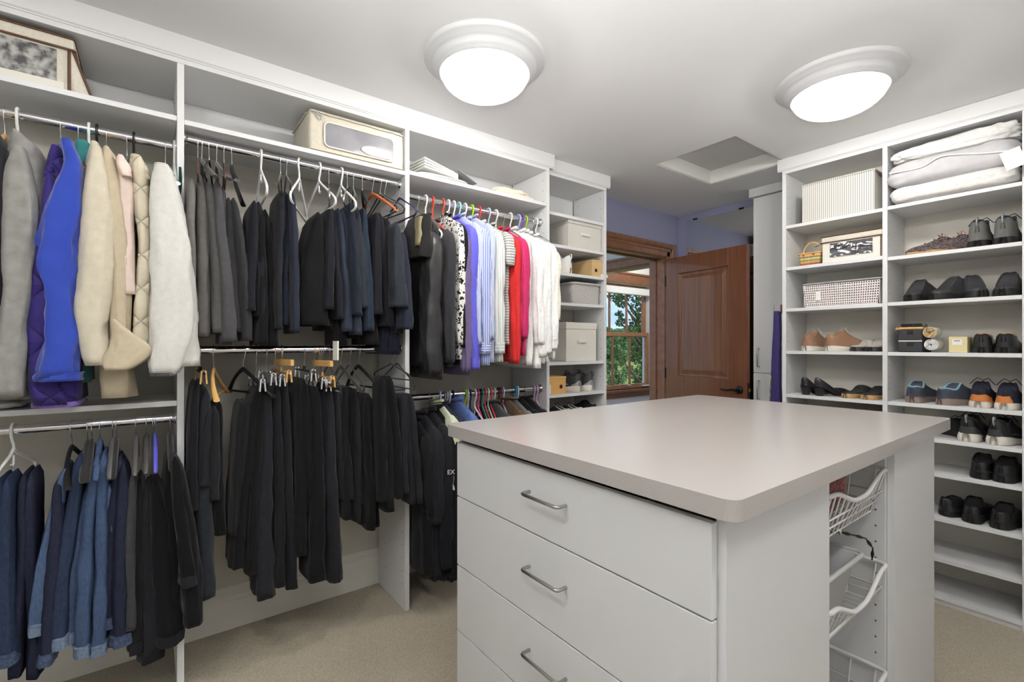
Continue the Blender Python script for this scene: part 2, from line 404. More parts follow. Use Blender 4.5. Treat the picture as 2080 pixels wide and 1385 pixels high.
# ---------------------------------------------------------------- outdoors beyond the window
M_LAWN = mat('meadow_grass', (112, 132, 70), .95, noise=(.35, (158, 164, 100), .25), spec=.1)
m = MB(); m.add([(-160, -60, -3), (-4.3, -60, -3), (-4.3, 260, -3), (-160, 260, -3)], [(0, 1, 2, 3)]); lawn = struct('ground', m, M_LAWN, label='green meadow outside')
rnd = random.Random(4)
def leaf_cloud(mb, c, rad, n, size, rnd, squash=.8):
    for _ in range(n):
        while True:
            p = Vector((rnd.uniform(-1, 1), rnd.uniform(-1, 1), rnd.uniform(-1, 1)))
            if p.length < 1: break
        p = Vector((p.x*rad, p.y*rad, p.z*rad*squash)) + Vector(c)
        a = Vector((rnd.gauss(0, 1), rnd.gauss(0, 1), rnd.gauss(0, 1))).normalized(); b = a.orthogonal().normalized()
        s = size * rnd.uniform(.6, 1.3)
        mb.add([p - a*s, p + b*s*.55, p + a*s, p - b*s*.55], [(0, 1, 2, 3)])
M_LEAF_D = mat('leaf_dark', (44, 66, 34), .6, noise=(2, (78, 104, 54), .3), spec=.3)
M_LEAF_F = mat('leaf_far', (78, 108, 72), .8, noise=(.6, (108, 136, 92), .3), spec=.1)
M_BARK = mat('bark', (70, 58, 46), .9, noise=(6, (98, 84, 66), .3, (3, 3, .6)))
def ray(px, py, dist):
    k = (px - 1040) / FPX; v = (py - 699) / FPX
    d = Vector((-_S + _C*k, _C + _S*k, -v)); return Vector((0, 0, CAMZ)) + d * dist
oak = thing('oak_tree', 'leafy tree close outside the hall window with dark spreading branches', 'tree', ray(1345, 699, 12).xy.to_3d() + Vector((0, 0, -3)))
m = MB(); base = WORLD[oak.name]
m.tube([base, base + Vector((0, 0, 2.5)), base + Vector((.1, .1, 5.5)), base + Vector((0, 0, 8))], [.22, .18, .14, .07], 9); obj('trunk', m, M_BARK, oak)
tips = [(1252, 600, 11.2, .42), (1262, 612, 11, .35), (1290, 596, 11.5, .5), (1300, 625, 11, .5), (1258, 638, 11, .2), (1295, 655, 11.4, .42), (1310, 640, 11.6, .5), (1262, 655, 11, .28), (1300, 672, 11, .25), (1250, 585, 11.5, .4), (1310, 600, 11.6, .4),
        (1302, 705, 11.6, .5), (1296, 725, 11.5, .42), (1310, 735, 11.6, .5), (1300, 760, 11.6, .45), (1312, 690, 11.7, .4), (1250, 716, 11, .3), (1249, 775, 11.4, .4), (1300, 778, 11.6, .3)]
lv = MB(); br = MB()
for (px, py, dd, rr) in tips:
    c = ray(px, py, dd); leaf_cloud(lv, c, rr * .50, int(120 * rr / .4), .042, rnd)
    start = base + Vector((0, 0, max(1.0, c.z + 3 - .9))); mid = (start + c) / 2 + Vector((0, 0, -.25))
    br.tube([start, mid, c], [.05, .03, .012], 5)
obj('branches', br, M_BARK, oak); lf = obj('foliage', lv, M_LEAF_D, oak); lf['kind'] = 'stuff'
rnd = random.Random(9)
for i, (px, w) in enumerate(((1236, 5), (1252, 5), (1262, 4.2), (1270, 3.8), (1281, 6), (1288, 5.5), (1296, 4), (1306, 5), (1318, 5))):
    dd = 62 + 14*i; c = ray(px, 699, dd)
    tops = [664, 666, 668, 672, 662, 664, 670, 674, 672][i]
    ztop = CAMZ + (699 - tops) / FPX * dd
    t = tag(thing('far_tree', None, None, (c.x, c.y, -3)), 'hazy green tree in the far treeline, number %s from the left' % ('one two three four five six seven eight nine'.split()[i]), 'tree', 'trees of the far treeline')
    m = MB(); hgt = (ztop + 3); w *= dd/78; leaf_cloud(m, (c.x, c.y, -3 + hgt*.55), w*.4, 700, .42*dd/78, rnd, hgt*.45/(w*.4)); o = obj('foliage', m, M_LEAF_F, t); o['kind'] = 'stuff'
    m = MB(); m.tube([(c.x, c.y, -3), (c.x, c.y, -3 + hgt*.6)], .18, 6); obj('trunk', m, M_BARK, t)
for i, (px, dd, w) in enumerate(((1250, 46, 1.5), (1276, 60, 1.3), (1306, 48, 1.7))):
    c = ray(px, 712, dd)
    t = tag(thing('meadow_bush', None, None, (c.x, c.y, -3)), ['round bush at left edge of the meadow', 'broad bush in the middle of the meadow', 'bush at right edge of the meadow'][i], 'bush', 'bushes on the meadow')
    m = MB(); leaf_cloud(m, (c.x, c.y, -3 + w*.62), w*.7, 420, .14, rnd, 1.0); o = obj('foliage', m, M_LEAF_F, t); o['kind'] = 'stuff'
# ---------------------------------------------------------------- hanging closet along the left wall
XF = -2.164                        # front plane of the closet panels
PT = .022; ST = .019               # panel and shelf thickness
PY = [-.836, .086, .996, 1.911, 2.470]   # centres of the upright panels
XROD = -2.225
ZT0, ZT1 = 2.348, 2.367            # top board
def panel_with_holes(mb_holes, x_cols, y_face, z0, z1, axis='y', step=.064):
    z = z0
    while z < z1:
        for xc in x_cols:
            s = .0022
            if axis == 'y': mb_holes.box(xc - s, xc + s, y_face - .0004, y_face + .0004, z - s, z + s)
            else: mb_holes.box(y_face - .0004, y_face + .0004, xc - s, xc + s, z - s, z + s)
        z += step
def closet(i, label, shelves, rods, xf=XF, left_panel=True, full_right=True):
    y0, y1 = PY[i] + PT/2, PY[i+1] - PT/2
    t = thing('closet_section', label, 'closet', ((xf + XA)/2, (y0+y1)/2, 0), group='closet sections along the left wall')
    cols = (xf - .035, xf - .25)
    if left_panel:
        m = MB(); m.box(XA + .024, xf, PY[i] - PT/2, PY[i] + PT/2, 0, ZT0); p = obj('side_panel', m, M_MEL, t, bevel=.0012)
    m = MB(); m.box(XA + .024, xf, PY[i+1] - PT/2, PY[i+1] + PT/2, 0, ZT0); p = obj('side_panel', m, M_MEL, t, bevel=.0012)
    hm = MB(); panel_with_holes(hm, cols, y1 - .0005, .12, 2.33); h = obj('pin_holes', hm, M_HOLE, p); h['kind'] = 'stuff'
    m = MB(); m.box(XA + .002, xf, PY[i] - PT/2 if left_panel else y0, PY[i+1] + PT/2, ZT0 + .0005, ZT1); obj('top_board', m, M_MEL, t, bevel=.001)
    m = MB(); m.box(XA + .002, XA + .018, y0, y1, ZT0 - .16, ZT0); obj('back_cleat', m, M_MEL, t)
    for z in shelves:
        m = MB(); m.box(XA + .023, xf - .002, y0 + .0005, y1 - .0005, z - ST, z); obj('shelf', m, M_MEL, t, bevel=.0012)
    for z in rods:
        m = MB(); m.tube([(XROD, y0 + .004, z), (XROD, y1 - .004, z)], .0155, 20); r = obj('hanging_rod', m, M_CHROME, t)
        for yy, s in ((y0, 1), (y1, -1)):
            m = MB(); m.lathe([(.0, 0), (.024, 0), (.024, .004*s), (.019, .006*s), (.019, .014*s), (.0165, .014*s)], (XROD, yy, z), 20, 'y'); obj('rod_flange', m, M_CHROME, r)
    return t
Z_B0, Z_B0L, Z_B1, Z_B1L, Z_B2, Z_B2L = 2.052, 1.020, 2.092, 1.277, 2.045, 1.030
closet(0, 'leftmost white closet section with coats above a shelf of hanging jeans', [2.150, 1.090], [Z_B0, Z_B0L])
closet(1, 'middle white closet section with two rods of dark trousers', [2.143], [Z_B1, Z_B1L], left_panel=False)
closet(2, 'white closet section with two rods of colourful shirts', [2.152], [Z_B2, Z_B2L], left_panel=False)
closet(3, 'narrow white shelf section beside the doorway with boxes and shoes', [2.125, 1.927, 1.755, 1.565, 1.187, .984, .80, .60, .40, .20, .03], [], xf=XF - .045, left_panel=False)
m = MB(); pr = [(0, 0), (.012, 0), (.012, .004), (.018, .008), (.018, .083), (0, .083)]
m.prism([(XF - .008 + a, ZT1 + b) for a, b in pr], PY[0] - .03, PY[3] + .045, 'y'); m.box(XF - .2, XF - .008, PY[3] + .02, PY[3] + .045, ZT1, CEIL)
struct('trim_3', m, M_MEL, label='crown board over the long closet')
m = MB(); m.prism([(XF - .053 + a, ZT1 + b) for a, b in pr], PY[3] + .047, PY[4] + .04, 'y'); m.box(XF - .3, XF - .053, PY[4] + .018, PY[4] + .04, ZT1, CEIL)
struct('trim_4', m, M_MEL, label='crown board over the narrow shelf section')

# ---------------------------------------------------------------- shoe shelves on the far wall
YS, YSB = 3.133, 3.435
SX = [-1.341, -.8305, -.315, .20]
def shoe_unit(i, label, shelves):
    x0, x1 = SX[i] + PT/2, SX[i+1] - PT/2
    t = thing('shelf_unit', label, 'shelving', ((x0+x1)/2, (YS+YSB)/2, 0), group='shoe shelving on the far wall')
    edges = [SX[i], SX[i+1]] if i == 0 else [SX[i+1]]
    for e in edges:
        m = MB(); m.box(e - PT/2, e + PT/2, YS, YSB, 0, 2.355); p = obj('side_panel', m, M_MEL, t, bevel=.0012)
    hm = MB(); panel_with_holes(hm, (YS + .035, YSB - .03), x0 + .0005, .1, 2.33, 'x'); h = obj('pin_holes', hm, M_HOLE, p); h['kind'] = 'stuff'
    m = MB(); m.box(x0 - PT, x1 + PT, YSB + .001, YSB + .012, 0, 2.355); obj('back_panel', m, mat('cream_backing', (220, 216, 206), .6), t)
    m = MB(); m.box(x0 - PT if i == 0 else x0, x1 + PT, YS, YSB + .012, 2.3555, 2.374); obj('top_board', m, M_MEL, t, bevel=.001)
    for z in shelves:
        m = MB(); m.box(x0 + .0005, x1 - .0005, YS + .002, YSB, z - ST, z); obj('shelf', m, M_MEL, t, bevel=.0012)
    m = MB(); m.box(x0, x1, YS + .012, YS + .028, 0, .024); obj('toe_kick', m, M_MEL, t)
    return t
ZC1 = [2.033, 1.775, 1.520, 1.259, .992]; ZC2 = [2.036, 1.765, 1.523, 1.258, .995, .826, .654, .434, .232, .045]
shoe_unit(0, 'white shelf column with the striped box, basket and brown sneakers', ZC1 + [.826, .654, .434, .232, .045])
shoe_unit(1, 'white shelf column full of shoes under the zipped bedding bag', ZC2)
shoe_unit(2, 'empty white shelf column just beyond the right edge of the picture', ZC2)
m = MB(); m.prism([(YS + .008 - a, 2.374 + b*.9) for a, b in pr], SX[0] - .035, .23, 'x'); m.box(SX[0] - .035, SX[0] - .012, YS + .008, YSB, 2.374, CEIL)
struct('trim_5', m, M_MEL, label='crown board over the shoe shelves')

# shallow tall cabinet between mirror and shoe shelves
CX0, CX1, CY = -1.740, -1.356, 3.56
cab = thing('tall_cabinet', 'shallow tall white cabinet with steel pulls beside the mirror', 'cabinet', ((CX0+CX1)/2, (CY+YB)/2, 0))
m = MB(); m.box(CX0, CX1, CY + .02, YB - .001, 0, 2.385); obj('body', m, M_MEL, cab)
def pull(parent, x, z0, z1, y):
    mm = MB(); mm.tube([(x, y, z0), (x, y - .026, z0 + .002), (x, y - .03, z0 + .008), (x, y - .03, z1 - .008), (x, y - .026, z1 - .002), (x, y, z1)], .0045, 8)
    return obj('pull_handle', mm, M_STEEL, parent)
for (z0, z1, h0, h1) in ((1.091, 2.38, 1.135, 1.27), (.06, 1.087, .90, 1.035)):
    m = MB(); m.box(CX0 + .002, CX1 - .002, CY, CY + .019, z0, z1); d = obj('cabinet_door', m, M_MEL, cab, bevel=.0015); pull(d, -1.696, h0, h1, CY)
m = MB(); m.box(CX0 - .022, CX1 + .01, CY - .02, YB - .001, 2.387, CEIL - .001); obj('crown', m, M_MEL, cab, bevel=.002)

# ---------------------------------------------------------------- island
IX0, IX1, IY0, IY1 = -1.455, -.474, .866, 2.362
CT0, CT1 = .980, 1.020
isl = thing('drawer_island', 'white closet island with four drawers and a wire basket bay', 'island', ((IX0+IX1)/2, (IY0+IY1)/2, 0))
BY0, BY1 = 1.360, 1.885            # basket bay
m = MB(); m.box(IX0, IX0 + .02, IY0, IY1, .0, CT0 - .001); obj('left_panel', m, M_MEL2, isl, bevel=.001)
m = MB(); m.box(IX1 - .02, IX1, IY0, BY0, .0, CT0 - .001); obj('side_panel', m, M_MEL2, isl, bevel=.001)
m = MB(); m.box(IX1 - .02, IX1, BY1, IY1, .0, CT0 - .001); obj('side_panel', m, M_MEL2, isl, bevel=.001)
m = MB(); m.box(IX0 + .02, IX1 - .02, IY1 - .02, IY1, .0, CT0 - .001); obj('back_panel', m, M_MEL2, isl)
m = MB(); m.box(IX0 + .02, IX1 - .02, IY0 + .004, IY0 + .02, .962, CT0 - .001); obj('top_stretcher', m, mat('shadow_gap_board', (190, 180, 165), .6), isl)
for (yy0, yy1) in ((BY0 - .0005, BY0 + .019), (BY1 - .019, BY1 + .0005)):
    m = MB(); m.box(IX0 + .45, IX1 - .0205, yy0, yy1, 0, CT0 - .001); p = obj('bay_divider', m, M_MEL2, isl)
hm = MB(); panel_with_holes(hm, (IX1 - .045, IX1 - .33), BY1 - .0195, .1, .95, 'y', .032*1.6); h = obj('pin_holes', hm, M_HOLE, p); h['kind'] = 'stuff'
m = MB(); m.box(IX0 + .43, IX0 + .45, BY0, BY1, 0, CT0 - .001); obj('bay_back', m, M_MEL2, isl)
m = MB(); m.box(IX0 + .45, IX1 - .021, BY0 + .019, BY1 - .019, .0, .06); obj('bay_floor', m, M_MEL2, isl)
edges = [.962, .7735, .536, .310, .085]
for k in range(4):
    m = MB(); m.box(-1.435, -.491, IY0 - .020, IY0 - .001, edges[k+1] + .002, edges[k] - .002); d = obj('drawer', m, M_MEL2, isl, bevel=.0015)
    z = [.887, .677, .443, .215][k]; y = IY0 - .020
    mm = MB(); xa, xb = -1.036, -.889
    mm.tube([(xa, y, z), (xa, y - .024, z), (xa + .003, y - .029, z), (xa + .010, y - .032, z), (xb - .010, y - .032, z), (xb - .003, y - .029, z), (xb, y - .024, z), (xb, y, z)], .0048, 10)
    obj('pull_handle', mm, M_STEEL, d)
m = MB(); m.box(-1.435, -.491, IY0 + .03, IY0 + .05, 0, .083); obj('toe_kick', m, M_MEL2, isl)
# worktop with rounded corners
def rrect(x0, x1, y0, y1, r, n=8):
    pts = []
    for (cx, cy, a0) in ((x1-r, y0+r, -90), (x1-r, y1-r, 0), (x0+r, y1-r, 90), (x0+r, y0+r, 180)):
        for k in range(n+1):
            a = R(a0 + 90*k/n); pts.append((cx + r*math.cos(a), cy + r*math.sin(a)))
    return pts
m = MB(); m.prism(rrect(-1.482, -.434, .825, 2.420, .028), CT0, CT1, 'z', True)
tag(obj('worktop', m, M_COUNTER, bevel=.0025), 'taupe laminate worktop with rounded corners on the white island', 'worktop')

# wire baskets sliding in the island bay
M_WIRE = mat('white_coated_wire', (232, 232, 232), .4)
def wire_basket(label, z_end, dip, depth, name='wire_basket'):
    """shallow front-scooped wire basket; front faces +X"""
    x1, x0 = IX1 - .012, IX0 + .50
    y0, y1 = BY0 + .026, BY1 - .026
    t = thing(name, label, 'basket', ((x0+x1)/2, (y0+y1)/2, z_end - depth), group='wire baskets in the island bay')
    zb = z_end - depth
    def zr(y):
        u = abs(2*(y - y0)/(y1 - y0) - 1)            # 0 centre, 1 ends
        return z_end - dip * (1 - smooth01((u - .1) / .75))
    rim = MB(); N = 26
    path = [(x0, y0, z_end), (x0 + .2, y0, z_end), (x1 - .02, y0, z_end), (x1 - .004, y0 + .008, z_end)]
    path += [(x1, y0 + .02 + (y1 - y0 - .04)*k/N, zr(y0 + .02 + (y1 - y0 - .04)*k/N)) for k in range(N+1)]
    path += [(x1 - .004, y1 - .008, z_end), (x1 - .02, y1, z_end), (x0 + .2, y1, z_end), (x0, y1, z_end)]
    rim.tube(path, .0065, 8); rim.tube([(x0, y0, z_end), (x0, y1, z_end)], .005, 6); obj('rim', rim, M_WIRE, t)
    g = MB(); ins = .035; w = .0025
    ny = 13
    for k in range(ny + 1):                         # wires running front to back: down the front face and along the floor
        y = lerp(y0 + .02, y1 - .02, k/ny); yb = lerp(y0 + ins, y1 - ins, k/ny)
        g.tube([(x1, y, zr(y)), (x1 - ins, yb, zb), (x0 + ins, yb, zb), (x0, y, z_end)], w, 5)
    for k in range(7):                              # wires down the sides
        x = lerp(x0 + .03, x1 - .03, k/6); xb = lerp(x0 + ins, x1 - ins, k/6)
        g.tube([(x, y0, z_end), (xb, y0 + ins, zb), (xb, y1 - ins, zb), (x, y1, z_end)], w, 5)
    for q in (.33, .66, 1.0):                       # hoops
        f = q; a0 = lerp(0, ins, f); z = lerp(z_end - dip*.9, zb, f) if q < 1 else zb
        g.tube([(x0 + a0, y0 + a0, z), (x1 - a0, y0 + a0, z), (x1 - a0, y1 - a0, z), (x0 + a0, y1 - a0, z)], w*1.2, 5, closed=True)
    obj('wire_grid', g, M_WIRE, t)
    for yy in (BY0 + .0195, BY1 - .0255):
        m = MB(); m.box(x0, IX1 - .022, yy, yy + .0055, z_end - .012, z_end - .004); obj('runner', m, M_WIRE, t)
    return t
wire_basket('upper white wire basket holding a dark red patterned bundle', .905, .045, .135)
wire_basket('middle white wire basket with a grey bin standing in it', .602, .055, .115)
wire_basket('lowest white wire basket at the bottom of the picture', .262, .05, .13)

# ---------------------------------------------------------------- ceiling lamps
def dome_lamp(label, x, y, CEIL=CEIL):
    t = thing('ceiling_lamp', label, 'lamp', (x, y, CEIL - .15), group='flush dome ceiling lamps')
    rim = [(.243, 0), (.243, -.012), (.236, -.018), (.228, -.020), (.222, -.028), (.214, -.031), (.206, -.036), (.203, -.046), (.196, -.053), (.187, -.058), (.183, -.066), (.176, -.066), (.176, -.05)]
    m = MB(); m.lathe(rim, (x, y, CEIL), 56); obj('rim', m, mat('lamp_white_metal', (206, 207, 209), .45), t)
    dome = [(.178, -.060)] + [(.176*math.cos(a), -.062 - .088*math.sin(a)) for a in [R(v) for v in range(5, 90, 8)]] + [(.0005, -.150)]
    m = MB(); m.lathe(dome, (x, y, CEIL), 48); obj('glass_dome', m, M_DOME, t)
    for (dx, dy) in ((.06, .035), (-.06, -.035)):
        m = MB(); m.lathe([(.001, -.035)] + [(.034*math.sin(a), -.075 + .04*math.cos(a)) for a in [R(v) for v in range(15, 180, 22)]] + [(.001, -.115)], (x + dx, y + dy, CEIL), 16)
        obj('bulb', m, M_BULB, t)
    return t
M_BULB = emit('glowing_bulb', (255, 251, 245), LAMP_POWER)
M_DOME = bpy.data.materials.new('alabaster_glass'); M_DOME.use_nodes = True
_N = M_DOME.node_tree.nodes; _L = M_DOME.node_tree.links; _p = _N['Principled BSDF']
_p.inputs['Base Color'].default_value = (.9, .9, .88, 1); _p.inputs['Roughness'].default_value = .15
_p.inputs['Emission Color'].default_value = (1, .985, .96, 1)
_tr = _N.new('ShaderNodeBsdfTransparent'); _mx = _N.new('ShaderNodeMixShader'); _ns = _N.new('ShaderNodeTexNoise'); _rp = _N.new('ShaderNodeMapRange'); _tc = _N.new('ShaderNodeTexCoord')
_ns.inputs['Scale'].default_value = 5; _ns.inputs['Detail'].default_value = 3; _ns.inputs['Distortion'].default_value = 1.5
_L.new(_tc.outputs['Object'], _ns.inputs['Vector']); _L.new(_ns.outputs['Fac'], _rp.inputs[0])
_rp.inputs[1].default_value = .3; _rp.inputs[2].default_value = .7; _rp.inputs[3].default_value = DOME_GLOW*.7; _rp.inputs[4].default_value = DOME_GLOW*1.5
_L.new(_rp.outputs[0], _p.inputs['Emission Strength']); _mx.inputs[0].default_value = .45
_L.new(_tr.outputs[0], _mx.inputs[1]); _L.new(_p.outputs[0], _mx.inputs[2]); _L.new(_mx.outputs[0], _N['Material Output'].inputs['Surface'])
dome_lamp('round dome ceiling lamp over the hanging shirts', *onZ(985, 121, CEIL))
dome_lamp('round dome ceiling lamp nearer the shoe shelves', *onZ(1703, 163, CEIL))
dome_lamp('round dome ceiling lamp outside the picture, above the near aisle', -.95, -.30)
dome_lamp('round dome ceiling lamp outside the picture, by the right wall', .25, 1.15)
dome_lamp('unseen dome lamp added to brighten the hall', -3.15, 4.7, 2.52)  # added lamp, out of view, to lift the dark jamb and window trim
# ---------------------------------------------------------------- hangers
ORD = 'first second third fourth fifth sixth seventh eighth ninth tenth eleventh twelfth thirteenth fourteenth fifteenth sixteenth seventeenth eighteenth nineteenth twentieth twenty-first twenty-second twenty-third twenty-fourth twenty-fifth twenty-sixth'.split()
HG = {}
def plast(c):
    return mat('hanger_plastic_%02x%02x%02x' % c, c, .32, spec=.5)
M_WOODHANGER = mat('natural_wood_hanger', (214, 164, 92), .4, noise=(20, (228, 184, 116), .3, (1, 1, .2)), coat=.3)
M_ORANGEWOOD = mat('orange_wood_hanger', (170, 84, 40), .35, noise=(20, (190, 104, 54), .3, (1, 1, .2)), coat=.4)
M_BROWN = mat('brown_leather_hanger', (84, 56, 48), .5)
M_CLEAR = mat('clear_plastic', (225, 230, 232), .08, trans=.85, ior=1.3)
def hook_path(zr, rod_r, wr, neck, plastic):
    rr = rod_r + wr + .001; pts = []
    pts = [(rr*math.cos(R(180 - a)), 0, zr + rr*math.sin(R(180 - a))) for a in range(-25, 171, 15)]
    pts += [(rr*.95, 0, zr - .012), (rr*.55, 0, zr - .032), (.002, 0, zr - .045), (0, 0, zr - neck)]
    return pts
def hanger(kind, y, zr, drop, label, group, color=None, half=.205, yaw=0, neck=.075, wood=None):
    """kind: tube, suit, slim, clip, wire.  Plane of the hanger is XZ; yaw turns it about the rod point"""
    t = thing('clothes_hanger', label, 'hanger', (XROD, y, zr - drop), R(yaw), group)
    Z = zr - drop
    def P(path): return [(a, b, c - Z) for a, b, c in path]
    tubek = kind in ('tube',)
    mt = color if color is not None else M_BLACKVELVET
    wr = .0042 if tubek else .0017
    m = MB(); m.tube(P(hook_path(zr, .0155, wr, neck, tubek)), wr, 8 if tubek else 6)
    obj('hook', m, mt if tubek or kind == 'loop' else M_CHROME, t, local=True)
    zn = zr - neck; zb = zr - drop
    m = MB()
    if tubek:
        s0 = zn - .0; dz = min(.11, drop - neck)
        for s in (-1, 1):
            m.tube(P([(0, 0, zn + .01), (s*.03, 0, zn - .012), (s*(half - .025), 0, zn - dz*.86), (s*(half - .006), 0, zn - dz), (s*half, 0, zn - dz - .012), (s*(half - .008), 0, zn - dz - .026), (s*(half - .03), 0, zn - dz - .03)]), .0048, 8)
        m.tube(P([(-half + .03, 0, zn - dz - .03), (half - .03, 0, zn - dz - .03)]), .0045, 8)
        m.tube(P([(.0, 0, zn - .012), (.002, 0, zn - .04), (.012, 0, zn - .05), (.02, 0, zn - .04)]), .0032, 6)
    elif kind == 'suit':
        n = 9; rings = []
        for i in range(-n, n + 1):
            u = i / n; x = u*half; z = zn - .004 - .105*abs(u)**1.25; yy = .030*(u*u)
            w = lerp(.006, .011, abs(u)**2); hgt = lerp(.018, .011, abs(u))
            rings.append([(x, yy + w*math.cos(a), z + hgt*.6*math.sin(a) - Z) for a in [2*math.pi*k/10 for k in range(10)]])
        m.loft(rings)
        if drop > .2: m.tube(P([(-half*.86, .02, zn - .10), (half*.86, .02, zn - .10)]), .005, 8)
    elif kind == 'arm':
        for s in (-1, 1):
            m.tube(P([(0, 0, zn + .012), (s*.02, 0, zn), (s*half*.55, 0, zn - .045), (s*half*.95, 0, zn - .085), (s*half, 0, zn - .096)]), [.006, .009, .0095, .009, .006], 9)
    elif kind == 'clip':
        m.tube(P([(-half, 0, zn), (half, 0, zn)]), .005, 8); m.tube(P([(0, 0, zn), (0, 0, zn + .02)]), .006, 8)
    else:
        dz = max(.03, min(.10, drop - neck))
        m.tube(P([(0, 0, zn + .004), (.02, 0, zn - .004), (half*.9, 0, zn - dz*.8), (half, 0, zn - dz), (half - .01, 0, zn - dz - .014), (0, 0, zn - dz - .014), (-half + .01, 0, zn - dz - .014), (-half, 0, zn - dz), (-half*.9, 0, zn - dz*.8), (-.02, 0, zn - .004), (0, 0, zn + .004)]), .0038, 7)
    obj('body', m, mt, t, local=True)
    if kind == 'clip':
        for s in (-1, 1):
            c = MB(); x = s*(half - .03)
            for q in (-1, 1):
                c.obox((x, q*.008, zn - .014 - Z), (.013, 0, 0), (0, .0025, 0), (0, q*-.002, .024))
            c.tube(P([(x, -.01, zn + .004), (x, 0, zn + .012), (x, .01, zn + .004)]), .0015, 5)
            obj('clip', c, wood or M_CHROME, t, local=True)
    return t

# ---------------------------------------------------------------- draped cloth
def drape(mb, prof, seed=0, n=30, rings=26, folds=3, amp=.10, p=.62, wob=.004, hem=True, lean=0, wrk=.14):
    """hanging cloth: prof = [(z, xc, yc, half width in x, half thickness in y)] ; vertical folds deepen towards the hem"""
    rd = random.Random(seed); prof = sorted(prof)
    z0, z1 = prof[0][0], prof[-1][0]; ph = [rd.uniform(0, 6.28) for _ in range(6)]
    fk = [folds, folds + 2, folds*2 + 1]
    out = []
    for i in range(rings + 1):
        t = i / rings; z = lerp(z1, z0, t)
        xc, yc, a, b = interp(prof, z)
        a = max(a, .002); b = max(b, .0015)
        yc += wob * math.sin(7*z + ph[0]) * smooth01(t*3); xc += wob*.8 * math.sin(5*z + ph[1]) * smooth01(t*3)
        ring = []
        for j in range(n):
            th = 2*math.pi*j/n; c, s = math.cos(th), math.sin(th)
            x = a*math.copysign(abs(c)**p, c); y = b*math.copysign(abs(s)**p, s)
            g = smooth01(t*1.6)*amp
            f = (math.sin(fk[0]*th + ph[2] + 2.2*t) + .6*math.sin(fk[1]*th + ph[3] - 3*t) + .45*math.sin(fk[2]*th + ph[4] + 1.5*t)) * g
            rg = lambda v: 1 - 2*abs(math.sin(v*.5))
            f = .55*f + .6*g*(rg(fk[0]*th*2 + ph[2] + 2.0*t) + .5*rg(fk[2]*th + ph[3] - 2.5*t))
            sc_ = 1 + f*.55
            y *= 1 + f*1.4; x *= sc_*.35 + .65
            # buckling wrinkles
            y += b*.10*math.sin(34*z + 3*th + ph[5]) * g / .1 * .5
            w_ = mnoise.noise(Vector((1.6*c + seed*3.7, 1.6*s, z*11 - 1.3*s))) + .5*mnoise.noise(Vector((3*c + seed, 3*s, z*26 + 2*c)))
            y += b*wrk*w_*math.copysign(1, s)*abs(s)**.5*smooth01(t*3); x += min(a, .06)*wrk*.8*w_*math.copysign(1, c)*smooth01(t*3)
            if c > 0: x -= a*.07*math.exp(-(s/.28)**2)*smooth01(t*4)*math.sin(2.1*z + ph[1])**2   # soft crease down the front edge
            ring.append((xc + x, yc + y, z + (lean*x)))
        out.append(ring)
    if hem:
        last = out[-1]; cx = sum(q[0] for q in last)/n; cy = sum(q[1] for q in last)/n
        out.append([(lerp(q[0], cx, .10), lerp(q[1], cy, .22), q[2] + .002) for q in last])
        out.append([(lerp(q[0], cx, .12), lerp(q[1], cy, .30), q[2] + .04) for q in last])
    mb.loft(out, True, True)
    return mb
def piece(outline, X, a, seed=1, **kw):
    """cloth piece from measured left/right edges: outline = [(py, px_left, px_right)] in the plane x = X"""
    prof = []
    for row in outline:
        py, l, r = row[:3]
        yl, zl = onX(l, py, X); yr, zr_ = onX(r, py, X)
        aa = row[3] if len(row) > 3 else a
        prof.append(((zl + zr_)/2, X - aa*.6, (yl + yr)/2, aa, abs(yr - yl)/2))
    return drape(MB(), prof, seed, **kw)

def trousers(label, group, mt, top, bl, br, pb, n=2, X=-2.11, a=.11, seed=0, name='trousers', band=None, belly=1.0, folds=3, amp=.10, spread=None):
    """trousers folded over a hanger bar: top = (px,py) of the fold, bl..br = edges at the hem, pb = py of the hem"""
    rd = random.Random(seed*13 + 5)
    yt, zt = onX(top[0], top[1], X); y0, zb = onX(bl, pb, X); y1, zb1 = onX(br, pb, X); zb = (zb + zb1)/2
    t = thing(name, label, 'trousers' if name in ('trousers', 'jeans') else name.replace('_', ' '), (XROD, (y0+y1)/2, zb), group=group)
    w = (y1 - y0)/n
    for i in range(n):
        yb = y0 + w*(i + .5); b = abs(w)*.56
        zz = zb + (0 if i == n//2 else rd.uniform(.0, .07)); dx = rd.uniform(-.018, .018); aa = a*rd.uniform(.88, 1.08)
        yi = yt + (i - (n-1)/2)*min(.016, abs(w)*.5)
        xc = X - a + dx
        H = zt - zz
        prof = [(zt, xc, yi, aa*.80, .004), (zt - .012, xc, yi, aa*.92, min(.012, b)), (zt - .08*H, xc, lerp(yi, yb, .12), aa*.97, lerp(.014, b, .25)),
                (zt - .35*H, xc, lerp(yi, yb, .45), aa, lerp(.016, b, .6)), (zt - .7*H, xc + .004, lerp(yi, yb, .85), aa*1.0, b*.92*belly), (zz, xc + .006, yb, aa*1.02, b)]
        m = MB(); drape(m, prof, seed*7 + i, folds=folds, amp=amp)
        o = obj('leg', m, mt, t)
        if band is not None:
            prof2 = [(zz + .036, xc + .006, yb, aa*1.05, b*1.06), (zz + .018, xc + .006, yb, aa*1.06, b*1.08), (zz - .002, xc + .006, yb, aa*1.06, b*1.08)]
            m = MB(); drape(m, prof2, seed*7 + i, folds=folds, amp=amp*.6, rings=4, hem=False); obj('waistband', m, band, o)
    return t

